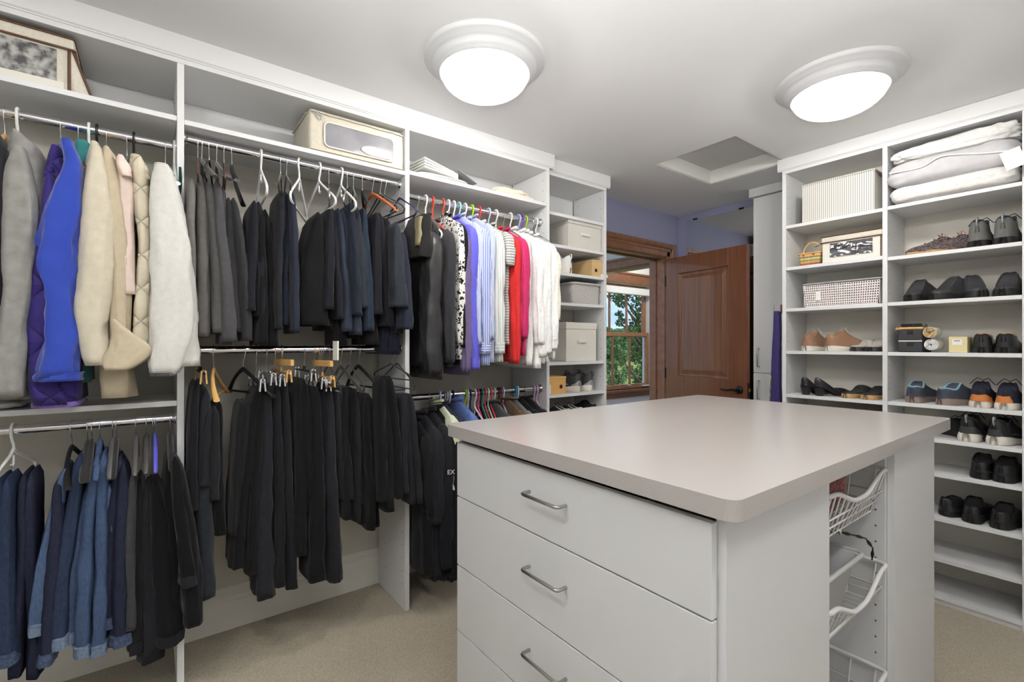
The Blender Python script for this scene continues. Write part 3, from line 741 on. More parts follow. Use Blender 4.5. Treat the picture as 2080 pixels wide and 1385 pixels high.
def shirt(label, group, mt, px, pyt, pyh, pyc=None, b=.022, a=.195, X=-2.03, seed=0, name='shirt', cuff=None, sleeve_b=.034, sleeve_a=.05, collar=True, zr=None, ydrift=.0, bh=None, cat=None, smat=None, short=False, amp=.17, yy=None):
    """garment on a hanger seen nearly edge on: body, front sleeve hanging at x = X, collar. px = front edge, pyt shoulder, pyh hem, pyc cuff"""
    if yy is not None:            # position taken from the hook on the rod
        px = 1040 + FPX*(_C*X + _S*yy)/(-_S*X + _C*yy)
    y, zs = onX(px, pyt, X); _, zh = onX(px, pyh, X)
    t = thing(name, label, cat or name.replace('_', ' '), (XROD, y, zh), group=group)
    zn = zs + .055; bh = bh or b*1.25
    prof = [(zn, XROD, y, .05, b*.45), (zn - .02, XROD, y, .085, b*.7), (zs, XROD, y, a*.80, b*.85), (zs - .05, XROD, y, a*.95, b), (lerp(zs, zh, .5), XROD, y, a, lerp(b, bh, .6)), (zh, XROD, y + ydrift, a*1.04, bh)]
    m = MB(); drape(m, prof, seed*3 + 1, n=40, folds=5, amp=amp); obj('body', m, mt, t)
    if pyc is not None:
        _, zc = onX(px, pyc, X); xs = XROD + a*.92; xe = X - sleeve_a*.4
        s0 = zs + .005; sb, sa = sleeve_b, sleeve_a
        prof = [(s0, xs - .05, y, sa*.6, sb*.35), (s0 - .03, xs - .02, y - .002, sa*.9, sb*.7), (s0 - .10, lerp(xs, xe, .5), y - .006, sa, sb), (lerp(s0, zc, .5), xe, y - .010, sa, sb*1.02), (lerp(s0, zc, .85), xe + .008, y - .010 + ydrift, sa*.9, sb*.98), (zc, xe + .012, y - .008 + ydrift, sa*.72, sb*.80)]
        m = MB(); drape(m, prof, seed*3 + 2, folds=3, amp=amp*1.1); o = obj('sleeve', m, smat or mt, t)
        if cuff is not None:
            prof = [(zc + .055, xe + .012, y - .008 + ydrift, sa*.80, sb*.92), (zc - .004, xe + .012, y - .008 + ydrift, sa*.78, sb*.92)]
            m = MB(); drape(m, prof, seed*3 + 2, folds=3, amp=amp*.5, rings=4, hem=True); obj('cuff', m, cuff, o)
    if collar:
        m = MB(); path = [(XROD + .062*math.cos(q), y + b*.55*math.sin(q), zn + .004 + .012*math.cos(q)) for q in [2*math.pi*k/20 for k in range(20)]]
        m.tube(path, b*.42, 8, closed=True); obj('collar', m, smat or mt, t)
    return t

# ---------------------------------------------------------------- fabrics
K_BLACK = [cloth('black_cloth_%d' % i, c, sheen=.08) for i, c in enumerate(((17, 17, 20), (24, 24, 28), (14, 14, 16), (30, 30, 35), (24, 25, 31)))]
K_NAVY = [cloth('navy_cloth_%d' % i, c, sheen=.1) for i, c in enumerate(((34, 38, 52), (28, 32, 44), (40, 46, 60), (38, 42, 48), (30, 40, 54)))]
K_CHAR = [cloth('charcoal_cloth_%d' % i, c, sheen=.1) for i, c in enumerate(((92, 90, 88), (84, 83, 83), (70, 70, 72), (60, 60, 63), (46, 46, 49), (110, 108, 106)))]
K_DENIM = [mat('denim_%d' % i, c, .9, noise=(160, tuple(min(255, v*1.2+5) for v in c), .3, (1, 1, .35)), bump=(200, .3), spec=.15) for i, c in enumerate(((46, 58, 82), (40, 50, 72), (68, 85, 114), (88, 106, 134), (76, 94, 124), (60, 76, 104), (36, 39, 56)))]
K_DBAND = mat('denim_band_faded', (92, 110, 138), .9, noise=(120, (126, 142, 166), .2), bump=(200, .3))
K_DBANDD = mat('denim_band_dark', (48, 60, 88), .9, noise=(120, (84, 100, 130), .2), bump=(200, .3))
# ---------------------------------------------------------------- coats on the upper left rod
G0 = 'coats on the upper left rod'; HG0 = 'hangers on the upper left rod'
def garment(name, label, parts, cat=None, group=G0):
    """parts = [(part name, material, outline, plane X, half depth, kwargs)]"""
    lo = 9; ys = []
    ms = []
    for (pn, mt, outl, X, a, kw) in parts:
        m = piece(outl, X, a, **kw); ms.append((pn, mt, m)); lo = min(lo, min(v[2] for v in m.v)); ys += [v[1] for v in m.v]
    t = thing(name, label, cat or name.replace('_', ' '), (XROD, sum(ys)/len(ys), lo), group=group)
    made = {}
    for (pn, mt, m) in ms: made[pn] = obj(pn, m, mt, t)
    return t
F_BLACKCOAT = cloth('coat_black', (38, 38, 42)); F_GREYJ = cloth('heather_grey_jersey', (128, 127, 124), (156, 155, 152), scale=30)
F_PURPLE = cloth('purple_nylon', (48, 36, 104), (56, 44, 118), rough=.55, bump=.5); F_BLUEF = cloth('royal_blue_fleece', (44, 66, 160), (50, 74, 172), sheen=.35, scale=25)
F_TEAL = cloth('teal_fleece', (52, 122, 124), (60, 134, 134), sheen=.3); F_CREAM = cloth('cream_knit', (196, 188, 168), (210, 203, 184), bump=.7, scale=40)
F_TAN = cloth('tan_cotton', (188, 175, 150), (200, 188, 164)); F_PINK = cloth('pale_pink_fleece', (222, 202, 192), (232, 214, 204), sheen=.3)
F_CREAMQ = cloth('cream_quilted_nylon', (204, 195, 172), (213, 205, 184), rough=.6); F_WHITEF = cloth('off_white_fleece', (204, 203, 198), (217, 216, 211), sheen=.3, bump=.5)
F_GREENV = cloth('dark_green_velvet', (26, 66, 56)); F_GREYTRIM = cloth('grey_binding', (86, 86, 88)); F_LILAC = cloth('lilac_binding', (120, 96, 170))
F_DARKG = cloth('dark_grey_lining', (52, 52, 54))
# quilting: diagonal stitched channels as relief
def quilt(m, s=24, strength=.9):
    N = m.node_tree.nodes; L = m.node_tree.links; p = N['Principled BSDF']
    tc = N.new('ShaderNodeTexCoord'); mp = N.new('ShaderNodeMapping'); mp.inputs['Rotation'].default_value = (R(45), 0, 0); L.new(tc.outputs['Object'], mp.inputs['Vector'])
    sp = N.new('ShaderNodeSeparateXYZ'); L.new(mp.outputs[0], sp.inputs[0]); hs = []
    for ax in ('Y', 'Z'):
        a = N.new('ShaderNodeMath'); a.operation = 'MULTIPLY'; a.inputs[1].default_value = s; L.new(sp.outputs[ax], a.inputs[0])
        b = N.new('ShaderNodeMath'); b.operation = 'SINE'; L.new(a.outputs[0], b.inputs[0]); c = N.new('ShaderNodeMath'); c.operation = 'ABSOLUTE'; L.new(b.outputs[0], c.inputs[0]); hs.append(c)
    d = N.new('ShaderNodeMath'); d.operation = 'MINIMUM'; L.new(hs[0].outputs[0], d.inputs[0]); L.new(hs[1].outputs[0], d.inputs[1])
    pw = N.new('ShaderNodeMath'); pw.operation = 'POWER'; pw.inputs[1].default_value = .45; L.new(d.outputs[0], pw.inputs[0])
    bu = N.new('ShaderNodeBump'); bu.inputs['Strength'].default_value = strength; bu.inputs['Distance'].default_value = .012; L.new(pw.outputs[0], bu.inputs['Height']); L.new(bu.outputs[0], p.inputs['Normal'])
quilt(F_PURPLE, 26); quilt(F_CREAMQ, 40)

garment('coat', 'black coat at the left edge of the picture on the upper left rod', [
    ('body', F_BLACKCOAT, [(278, -14, 6), (300, -30, 22), (350, -40, 30), (600, -60, 20), (800, -70, 10)], -2.08, .16, dict(seed=2)),
    ('sleeve', F_BLACKCOAT, [(300, -18, 14), (340, -34, 18), (500, -48, 8), (760, -60, -6)], -2.02, .05, dict(seed=3))], 'coat')
garment('sweatshirt', 'heather grey sweatshirt hanging left of the purple quilted jacket', [
    ('body', F_GREYJ, [(275, 30, 46), (300, 14, 84), (360, 6, 96), (560, 0, 84), (806, -8, 66)], -2.09, .15, dict(seed=4, amp=.06)),
    ('sleeve', F_GREYJ, [(300, 26, 52), (345, 8, 66), (430, 2, 78), (600, -6, 58), (740, -18, 52), (806, -14, 52)], -2.01, .06, dict(seed=5, amp=.06)),
    ('collar', F_GREYJ, [(274, 28, 50), (290, 24, 62), (316, 22, 78)], -2.14, .06, dict(seed=6, rings=8))], 'sweatshirt')
garment('quilted_jacket', 'purple quilted jacket hanging between grey sweatshirt and blue fleece', [
    ('body', F_PURPLE, [(304, 104, 128), (335, 92, 138), (420, 84, 146), (560, 62, 170), (700, 48, 176), (815, 62, 168)], -2.08, .13, dict(seed=7, amp=.05)),
    ('sleeve', F_PURPLE, [(340, 90, 112), (400, 82, 116), (520, 66, 110), (660, 52, 120), (780, 54, 128), (822, 64, 150)], -2.03, .05, dict(seed=8, amp=.06)),
    ('collar', F_PURPLE, [(302, 102, 128), (318, 97, 132), (345, 94, 122), (380, 93, 112)], -2.08, .035, dict(seed=9, rings=8)),
    ('hem_binding', F_LILAC, [(815, 60, 168), (825, 61, 167)], -2.075, .135, dict(seed=7, amp=.03, rings=3))], 'jacket')
garment('fleece_jacket', 'royal blue fleece jacket with a bent sleeve on the upper left rod', [
    ('body', F_BLUEF, [(292, 122, 154), (320, 118, 166), (380, 112, 172), (560, 110, 170), (740, 106, 172)], -2.11, .14, dict(seed=10, amp=.08)),
    ('sleeve', F_BLUEF, [(292, 122, 150), (330, 128, 168), (390, 100, 165), (450, 70, 161), (500, 62, 158), (560, 64, 154), (620, 78, 158), (690, 78, 164), (735, 70, 170), (766, 69, 170)], -2.0, .06, dict(seed=11, amp=.15, folds=2, wrk=.22)),
    ('collar', F_BLUEF, [(290, 122, 150), (306, 121, 156), (330, 123, 150)], -2.13, .06, dict(seed=12, rings=8)),
    ('cuff', F_BLUEF, [(757, 69.5, 169.5), (774, 71, 170)], -1.998, .062, dict(seed=11, amp=.05, rings=3))], 'jacket')
garment('fleece_jacket', 'teal fleece jacket mostly hidden behind the royal blue one', [
    ('body', F_TEAL, [(292, 158, 182), (320, 152, 190), (420, 150, 192), (600, 146, 192), (776, 118, 188)], -2.16, .12, dict(seed=13)),
    ('collar', F_TEAL, [(289, 152, 184), (304, 148, 187), (335, 152, 172), (350, 160, 170)], -2.10, .05, dict(seed=14, rings=8))], 'jacket')
garment('knit_sweater', 'cream knit sweater with a long rounded sleeve', [
    ('body', F_CREAM, [(296, 184, 204), (330, 172, 214), (420, 168, 222), (600, 164, 222), (730, 172, 222)], -2.10, .13, dict(seed=15)),
    ('sleeve', F_CREAM, [(298, 184, 206), (325, 178, 213), (370, 168, 220), (430, 161, 226), (500, 156, 224), (600, 153, 222), (660, 157, 221), (710, 165, 221), (742, 178, 222)], -2.0, .055, dict(seed=16, amp=.08)),
    ('collar', F_CREAM, [(294, 183, 203), (310, 182, 208), (332, 186, 200)], -2.13, .055, dict(seed=17, rings=8))], 'sweater')
garment('cotton_jacket', 'tan cotton jacket with a turned up cuff beside the cream sweater', [
    ('body', F_TAN, [(306, 210, 226), (335, 202, 240), (430, 206, 256), (560, 210, 266), (690, 204, 268), (806, 200, 274)], -2.10, .13, dict(seed=18, amp=.12)),
    ('sleeve', F_TAN, [(306, 208, 226), (340, 204, 238), (420, 216, 256), (520, 222, 262), (600, 222, 263), (680, 222, 262), (730, 222, 270)], -2.03, .05, dict(seed=19, amp=.12)),
    ('turned_cuff', F_TAN, [(648, 224, 234), (680, 222, 272), (706, 214, 302), (730, 206, 296), (752, 212, 262)], -1.985, .035, dict(seed=20, amp=.10, rings=14)),
    ('collar', F_TAN, [(303, 207, 226), (320, 204, 234), (345, 206, 224)], -2.12, .05, dict(seed=21, rings=8))], 'jacket')
garment('fleece_vest', 'pale pink fleece vest between tan jacket and quilted vest', [
    ('body', F_PINK, [(322, 238, 254), (350, 236, 272), (420, 240, 276), (540, 250, 280), (600, 254, 282)], -2.06, .12, dict(seed=22)),
    ('collar', F_PINK, [(320, 236, 254), (338, 235, 266), (362, 246, 272)], -2.02, .05, dict(seed=23, rings=8))], 'vest')
garment('quilted_vest', 'cream quilted vest beside the white fleece jacket', [
    ('body', F_CREAMQ, [(322, 268, 290), (350, 264, 304), (420, 272, 308), (500, 280, 310), (600, 268, 306), (720, 262, 302)], -2.06, .12, dict(seed=24, amp=.05)),
    ('collar', F_CREAMQ, [(316, 264, 286), (340, 265, 302), (366, 276, 306)], -2.04, .05, dict(seed=25, rings=8))], 'vest')
garment('fleece_jacket', 'off white fleece jacket with grey cuff binding in front of the closet panel', [
    ('body', F_WHITEF, [(340, 318, 346), (370, 306, 362), (460, 304, 384), (620, 304, 398), (744, 306, 402)], -2.04, .065, dict(seed=26, amp=.05)),
    ('sleeve', F_WHITEF, [(338, 314, 346), (365, 306, 360), (430, 303, 376), (500, 301, 386), (570, 299, 392), (640, 296, 396), (700, 298, 388), (745, 301, 372), (760, 304, 362)], -1.99, .06, dict(seed=27, amp=.06)),
    ('cuff_binding', F_GREYTRIM, [(757, 303, 360), (764, 304, 359)], -1.987, .058, dict(seed=27, amp=.02, rings=2)),
    ('collar', F_WHITEF, [(334, 312, 344), (352, 309, 354), (376, 310, 350)], -2.10, .06, dict(seed=28, rings=8))], 'jacket')
garment('velvet_top', 'dark green velvet top squeezed against the first closet panel', [
    ('body', F_GREENV, [(345, 360, 370), (380, 358, 374), (500, 356, 374), (660, 356, 374)], -2.20, .10, dict(seed=29))], 'top')
h0 = [(10, 'suit', M_WOODHANGER, 'natural wood hanger holding the black coat at the left edge', 0), (36, 'tube', M_WHITEPLASTIC, 'thick white plastic hanger holding the grey sweatshirt', 0), (124, 'wire', M_CHROME, 'thin wire hanger holding the purple quilted jacket', 0),
      (160, 'suit', M_BROWN, 'brown wooden hanger holding the royal blue fleece', 0), (181, 'tube', M_WHITEPLASTIC, 'white plastic hanger holding the teal fleece', 0), (197, 'tube', M_BLACKPLASTIC, 'black plastic hanger holding the cream knit sweater', 0),
      (217, 'suit', M_WOODHANGER, 'natural wood hanger holding the tan cotton jacket', 0), (258, 'slim', M_BLACKVELVET, 'slim black hanger holding the pale pink vest', 0), (272, 'tube', M_BLACKPLASTIC, 'black plastic hanger holding the cream quilted vest', 0),
      (336, 'suit', M_CHROME, 'chrome hanger holding the off white fleece jacket', 0), (354, 'tube', M_WHITEPLASTIC, 'white plastic hanger holding the dark green velvet top', 0)]
for px, k, c, lb, yw in h0:
    y, _ = onX(px, 250, XROD); hanger(k, y, Z_B0, .20, lb, HG0, c, half=.17, yaw=yw)

# ---------------------------------------------------------------- jeans on the lower left rod
G0L = 'jeans on the lower left rod'; HG0L = 'hangers on the lower left rod'
rows = [  # hook px, hanger kind, colour, top(px,py), hem left, hem right, hem py, material, lobes, band, description
    (28, 'tube', M_WHITEPLASTIC, (4, 975), -46, 30, 1355, K_DENIM[1], 2, K_DBANDD, 'dark blue jeans with belt loops on the white hanger at the left edge'),
    (30, None, None, (50, 968), 14, 76, 1392, K_DENIM[6], 2, None, 'navy trousers hanging beside the jeans with belt loops'),
    (146, 'suit', M_BLACKPLASTIC, (130, 955), 56, 94, 1290, K_DENIM[2], 1, K_DBAND, 'mid blue jeans with a stitched pocket hanging from the dark grey suit hanger'),
    (148, None, None, (118, 975), 78, 114, 1348, K_DENIM[6], 1, K_DBANDD, 'dark navy jeans hanging behind the mid blue pair'),
    (178, 'arm', M_BLACKVELVET, (160, 928), 100, 140, 1318, K_DENIM[1], 1, K_DBAND, 'dark indigo jeans, third hanger on the lower left rod'),
    (187, 'arm', M_BLACKVELVET, (180, 985), 118, 160, 1316, K_DENIM[2], 1, K_DBAND, 'washed blue jeans with a wide faded waistband'),
    (203, 'arm', K_DENIM[5], (203, 925), 146, 216, 1338, K_DENIM[5], 2, K_DBAND, 'light blue bootcut jeans flaring at the hem'),
    (229, 'arm', mat('grey_plastic', (96, 95, 95), .4), (222, 988), 214, 242, 1116, K_DENIM[4], 1, None, 'short rolled pair of bright blue jeans'),
    (236, 'arm', M_BLACKVELVET, (242, 935), 186, 232, 1285, K_DENIM[6], 1, K_DBANDD, 'dark indigo jeans behind the rolled pair'),
    (240, None, None, (250, 945), 222, 270, 1312, K_DENIM[6], 1, K_DBANDD, 'long dark indigo jeans with pale side stitching'),
    (276, 'arm', mat('grey_plastic2', (88, 86, 86), .4), (270, 968), 252, 276, 1280, K_CHAR[3], 1, None, 'thin dark grey jeans on the lower left rod'),
    (297, 'arm', mat('grey_plastic3', (78, 76, 76), .4), (284, 975), 258, 292, 1330, K_BLACK[1], 1, K_BLACK[3], 'black jeans beside the thin dark grey pair'),
    (310, 'arm', M_BLACKVELVET, (300, 990), 282, 334, 1344, K_BLACK[3], 1, K_BLACK[1], 'faded black jeans hanging lowest on the lower left rod'),
    (314, 'arm', plast((92, 92, 205)), (312, 972), 318, 372, 1308, K_BLACK[0], 1, K_BLACK[3], 'black jeans on the blue violet hanger'),
    (345, 'arm', M_BLACKVELVET, (345, 926), 330, 366, 1210, K_BLACK[1], 1, K_BLACK[3], 'black trousers with a button flap pocket'),
    (346, None, None, (356, 928), 366, 398, 1190, K_BLACK[2], 1, K_BLACK[3], 'black trousers with a rolled cuff beside the first closet panel'),
    (348, None, None, (362, 940), 376, 412, 1274, K_BLACK[0], 1, None, 'long black trousers in front of the first closet panel')]
for i, (hp, k, c, top, bl, br, pb, mt, n, band, lb) in enumerate(rows):
    trousers(lb, G0L, mt, top, bl, br, pb, n, X=-2.10 if i < 15 else -2.03, a=.10 if i < 15 else .06, seed=40 + i, name='jeans' if 'jeans' in lb else 'trousers', band=band, amp=.11)
    if k:
        y, zt = onX(top[0], top[1], -2.10); yh, _ = onX(hp, 860, XROD); 
        hanger(k, yh, Z_B0L, max(.13, Z_B0L - zt), {0: 'white plastic hanger holding the leftmost jeans on the lower left rod', 2: 'dark grey broad suit hanger turned towards the room on the lower left rod', 13: 'blue violet plastic hanger among the black jeans'}.get(i, 'hanger holding the %s' % lb.replace(' on the lower left rod', '').replace(', third hanger', '')), HG0L, c, half=.17 if i not in (2,) else .16, yaw={0: -9, 2: -8}.get(i, 0), neck=.07)
# ---------------------------------------------------------------- trousers on the upper middle rod
G1 = 'trousers on the upper middle rod'; HG1 = 'hangers on the upper middle rod'
rows = [  # hook px, kind, colour, yaw, top, hem l, hem r, hem py, material, lobes, description
    (402, 'slim', M_BROWN, 0, (390, 362), 378, 398, 676, K_CHAR[5], 1, 'pale grey trousers half hidden behind the white fleece jacket'),
    (410, 'suit', M_BLACKVELVET, 0, (409, 350), 398, 433, 684, K_CHAR[0], 1, 'grey wool trousers, first full pair on the upper middle rod'),
    (425, 'slim', M_BLACKPLASTIC, 0, (424, 356), 433, 467, 676, K_CHAR[1], 1, 'grey wool trousers with a soft crease beside the first pair'),
    (440, 'suit', M_BLACKVELVET, 0, (442, 362), 450, 482, 694, K_CHAR[2], 1, 'dark grey trousers, third grey pair on the upper middle rod'),
    (455, 'slim', M_BROWN, 0, (454, 375), 446, 470, 700, K_CHAR[3], 1, 'charcoal trousers on a brown hanger'),
    (471, 'suit', M_BLACKPLASTIC, 0, (471, 398), 470, 516, 692, K_CHAR[4], 2, 'charcoal trousers with a rounded top beside the white hanger'),
    (530, 'tube', M_WHITEPLASTIC, -3, (523, 406), 494, 546, 642, K_BLACK[4], 2, 'black trousers with turned cuffs on a white hanger'),
    (534, None, None, 0, (538, 420), 522, 570, 703, K_BLACK[2], 2, 'longer black trousers sharing the white hanger with the cuffed pair'),
    (570, 'slim', M_BLACKVELVET, 0, (574, 384), 556, 577, 668, K_BLACK[3], 1, 'black satin striped trousers on the upper middle rod'),
    (582, 'slim', M_BLACKVELVET, 0, (590, 384), 577, 613, 676, K_NAVY[0], 2, 'navy cotton trousers beside an empty white hanger'),
    (648, 'tube', M_WHITEPLASTIC, 5, (650, 428), 612, 670, 660, K_BLACK[2], 1, 'wide flat black trousers on a turned white hanger'),
    (668, 'wire', M_CHROME, 0, (676, 418), 656, 703, 648, K_BLACK[4], 2, 'black trousers with turned up navy cuffs'),
    (693, 'tube', M_WHITEPLASTIC, 1, (696, 420), 700, 742, 680, K_NAVY[2], 2, 'slate blue trousers with flared hems'),
    (706, 'wire', M_CHROME, 0, (712, 412), 716, 738, 640, K_NAVY[1], 1, 'thin slate trousers right of the flared pair'),
    (718, 'slim', M_BLACKVELVET, 0, (726, 412), 724, 757, 626, K_NAVY[3], 1, 'short charcoal trousers with a slanted cuff'),
    (736, 'suit', M_BLACKPLASTIC, 0, (742, 420), 742, 762, 672, K_NAVY[4], 1, 'dark teal trousers on the upper middle rod'),
    (756, 'suit', M_ORANGEWOOD, 5, (772, 430), 760, 802, 662, K_BLACK[4], 2, 'charcoal trousers under the orange wooden hanger'),
    (772, 'slim', M_BLACKVELVET, 3, (790, 440), 784, 822, 676, K_BLACK[3], 2, 'black trousers with two thin hems near the second panel'),
    (781, 'slim', M_BLACKVELVET, 8, (806, 450), 802, 832, 624, K_NAVY[3], 1, 'navy trousers with a buttoned cuff near the second panel'),
    (811, 'slim', plast((44, 40, 92)), 2, (822, 470), 818, 842, 668, K_NAVY[0], 1, 'navy trousers against the second closet panel')]
for i, (hp, k, c, yw, top, bl, br, pb, mt, n, lb) in enumerate(rows):
    trousers(lb, G1, mt, top, bl, br, pb, n, X=-2.10 if i < 18 else -2.045, a=.11 if i < 18 else .06, seed=80 + i)
    if k:
        y, zt = onX(top[0], top[1], -2.10); yh, _ = onX(hp, 330, XROD)
        hanger(k, yh, Z_B1, max(.135, Z_B1 - zt), '%s hanger holding the %s' % ({'tube': 'white plastic', 'suit': 'broad', 'slim': 'slim', 'wire': 'thin wire'}[k], lb.split(', ')[0].replace(' on the upper middle rod', '')), HG1, c, half=.18 if k != 'tube' else .19, yaw=yw if yw else -math.degrees(math.atan2(yh, 2.22)) + 5*math.sin(i*2.3), neck=.07)
yh, _ = onX(608, 330, XROD); hanger('tube', yh, Z_B1, .2, 'empty white plastic hanger in the gap on the upper middle rod', HG1, M_WHITEPLASTIC, half=.19, yaw=-23)
for i, (l, r_, pt, pb, lb) in enumerate(((652, 706, 470, 702, 'long black trousers behind the cuffed navy ones'), (706, 770, 470, 700, 'long black trousers hanging lowest behind the slate pairs'), (774, 812, 480, 720, 'long navy trousers reaching down to the lower middle rod'))):
    trousers(lb, G1, [K_BLACK[2], K_BLACK[0], K_NAVY[1]][i], ((l+r_)/2, pt), l, r_, pb, 2, X=-2.16, a=.10, seed=110 + i)

# ---------------------------------------------------------------- black garments on the lower middle rod
G1L = 'black garments on the lower middle rod'; HG1L = 'hangers on the lower middle rod'
rows = [
    (407, 'clip', K_BLACK[0], 0, (404, 775), 380, 424, 1040, K_BLACK[1], 2, 'black trousers in a wooden clip hanger beside the first panel'),
    (416, None, None, 0, (420, 790), 398, 437, 1222, K_NAVY[3], 1, 'long dark navy trousers reaching almost to the carpet behind the jeans'),
    (434, 'suit', M_WOODHANGER, -12, (432, 828), 402, 452, 1018, K_BLACK[3], 2, 'charcoal black trousers on the yellow wooden hanger'),
    (440, None, None, 0, (446, 815), 436, 462, 1092, K_BLACK[2], 1, 'black trousers just right of the yellow wooden hanger'),
    (494, 'suit', M_BLACKPLASTIC, 20, (500, 818), 466, 502, 1104, K_BLACK[1], 2, 'black trousers under the broad black suit hanger'),
    (520, 'clip', M_CLEAR, 0, (530, 790), 470, 528, 1172, K_BLACK[2], 2, 'long black skirt beside the suit hanger'),
    (541, 'clip', M_CLEAR, 0, (545, 778), 522, 561, 1216, K_BLACK[3], 1, 'longest black skirt on the lower middle rod'),
    (558, 'clip', M_BROWN, 0, (566, 780), 562, 584, 1194, K_BLACK[1], 1, 'narrow black trousers under the brown wooden clip hanger'),
    (571, 'clip', M_WOODHANGER, 0, (582, 772), 586, 608, 1202, K_BLACK[4], 1, 'narrow black trousers with a lint spot near the hem'),
    (618, 'clip', M_BLACKPLASTIC, 0, (616, 770), 606, 656, 1146, K_BLACK[0], 2, 'wide black skirt in the middle of the lower rod'),
    (638, 'clip', M_CHROME, 0, (644, 786), 628, 664, 1178, K_BLACK[2], 1, 'black trousers peeking out below the wide black skirt'),
    (647, 'clip', M_CHROME, 0, (660, 790), 652, 688, 1038, K_BLACK[4], 1, 'short dark charcoal skirt in front of the long ones'),
    (655, 'clip', M_WOODHANGER, 0, (672, 782), 668, 696, 1184, K_BLACK[3], 1, 'long black trousers at the right end of the skirts'),
    (668, 'slim', M_BLACKVELVET, 0, (690, 788), 694, 720, 1018, K_BLACK[3], 2, 'black pleated trousers beside the white paper tag'),
    (692, 'suit', M_BLACKVELVET, 4, (710, 788), 696, 740, 1056, K_BLACK[0], 3, 'black trousers with ragged hems below the pleated pair'),
    (710, 'slim', M_BLACKVELVET, 3, (728, 792), 722, 752, 1070, K_BLACK[1], 2, 'black trousers with a hanging drawstring'),
    (728, 'suit', M_BLACKPLASTIC, 8, (752, 800), 750, 788, 1016, K_BLACK[4], 1, 'black jogger trousers with a wide grey cuff'),
    (740, None, None, 0, (746, 806), 744, 776, 1074, K_BLACK[2], 2, 'black trousers ending in a point below the joggers'),
    (795, 'slim', M_BLACKVELVET, 8, (786, 764), 770, 822, 1040, K_BLACK[0], 3, 'black folded trousers with a sloping top near the second panel'),
    (806, 'slim', M_BLACKVELVET, 6, (826, 800), 818, 858, 1024, K_BLACK[3], 3, 'black trousers beyond the second panel on the lower middle rod')]
for i, (hp, k, c, yw, top, bl, br, pb, mt, n, lb) in enumerate(rows):
    nm = 'skirt' if 'skirt' in lb else 'trousers'
    trousers(lb, G1L, mt, top, bl, br, pb, n, X=-2.10 if i not in (18, 19) else -2.035, a=.11 if i not in (18, 19) else .06, seed=130 + i, name=nm)
    if k:
        y, zt = onX(top[0], top[1], -2.10); yh, _ = onX(hp, 709, XROD)
        hanger(k, yh, Z_B1L, max(.13, Z_B1L - zt), '%s hanger holding the %s' % ({'suit': 'broad shouldered', 'slim': 'slim black', 'clip': 'clip', 'tube': 'plastic'}[k], lb.replace(' on the lower middle rod', '').replace(' in a wooden clip hanger', '')), HG1L, c, half=.17, yaw=yw, neck=.075 if k != 'clip' else max(.075, Z_B1L - zt - .03), wood=M_WOODHANGER if c in (M_WOODHANGER, K_BLACK[0]) else None)
y, z = onX(682, 712, -2.14); m = MB(); m.obox((-2.14, y, z), (.02, .004, 0), (-.0005, .003, 0), (0, 0, .042)); tag(obj('paper_tag', m, mat('paper_white', (235, 235, 230), .7)), 'white paper tag hanging over the lower middle rod', 'tag')
for px0, px1, py0, lb in ((571, 597, 737, 'thick wooden clamp hanger left of the white paper tag'), (644, 685, 739, 'thick wooden clamp hanger touching the white paper tag')):
    y, z = onX((px0+px1)/2, py0, -2.12); t = thing('clamp_hanger', lb, 'hanger', (-2.2, y, z - .01), group='wooden clamp hangers')
    m = MB(); m.obox((-2.19, y, z), (.075, .018, 0), (-.003, .0075, 0), (0, 0, .013)); obj('wooden_bar', m, M_WOODHANGER, t, bevel=.002)
    m = MB(); m.tube([(x, y + (x > 9)*0, zz) for x, _, zz in [(a + XROD, b, c) for a, b, c in hook_path(Z_B1L, .0155, .0017, .05, False)]] + [(XROD + .02, y, z + .012)], .0017, 6); obj('hook', m, M_CHROME, t)
# ---------------------------------------------------------------- shirts on the upper right rod
G2 = 'shirts on the upper rod beside the shelf section'; HG2 = 'hangers on the upper shirt rod'
S_LEATHER = mat('black_leather', (34, 34, 36), .42, noise=(40, (44, 44, 46), .3), bump=(30, .5)); S_DARK = cloth('dark_jacket', (44, 44, 48))
S_PATCH = cloth('patchwork_black', (28, 27, 27)); S_PURPG = cloth('purple_grey_knit', (98, 86, 120)); S_VIOLET = cloth('blue_violet_cotton', (92, 88, 196), (100, 97, 204), rough=.7, bump=.2)
S_STRIPEB = stripes('blue_white_stripe', (140, 154, 212), (228, 230, 240), 75, 'xy', .72); S_STRIPEBC = stripes('blue_white_cuff', (140, 154, 212), (228, 230, 240), 80, 'z', .65)
S_STRIPEL = stripes('light_blue_stripe', (206, 214, 232), (132, 146, 200), 90, 'xy', .7); S_STRIPEW = stripes('white_multi_stripe', (226, 226, 220), (150, 165, 200), 60, 'xy', .82, rgb3=(140, 170, 150))
S_STRIPEWC = stripes('white_multi_cuff', (226, 226, 220), (160, 170, 200), 60, 'z', .8, rgb3=(150, 180, 160)); S_GREYS = stripes('grey_white_stripe', (150, 150, 150), (212, 210, 206), 70, 'z', .5)
S_RED = cloth('red_cotton', (206, 40, 40), (214, 52, 48), rough=.75); S_MAG = cloth('magenta_cotton', (192, 44, 98), (202, 54, 108), rough=.75)
S_WHITE = [cloth('white_cotton_%d' % i, c, rough=.8, bump=.25) for i, c in enumerate(((232, 232, 230), (224, 222, 218), (236, 234, 228), (226, 228, 230)))]
S_CREAM2 = cloth('ivory_cotton', (226, 222, 208)); S_GREEN = cloth('pale_green_cotton', (196, 204, 176)); S_BLUE2 = cloth('blue_chambray', (84, 104, 158)); S_NAVYD = cloth('navy_polo', (34, 38, 62))
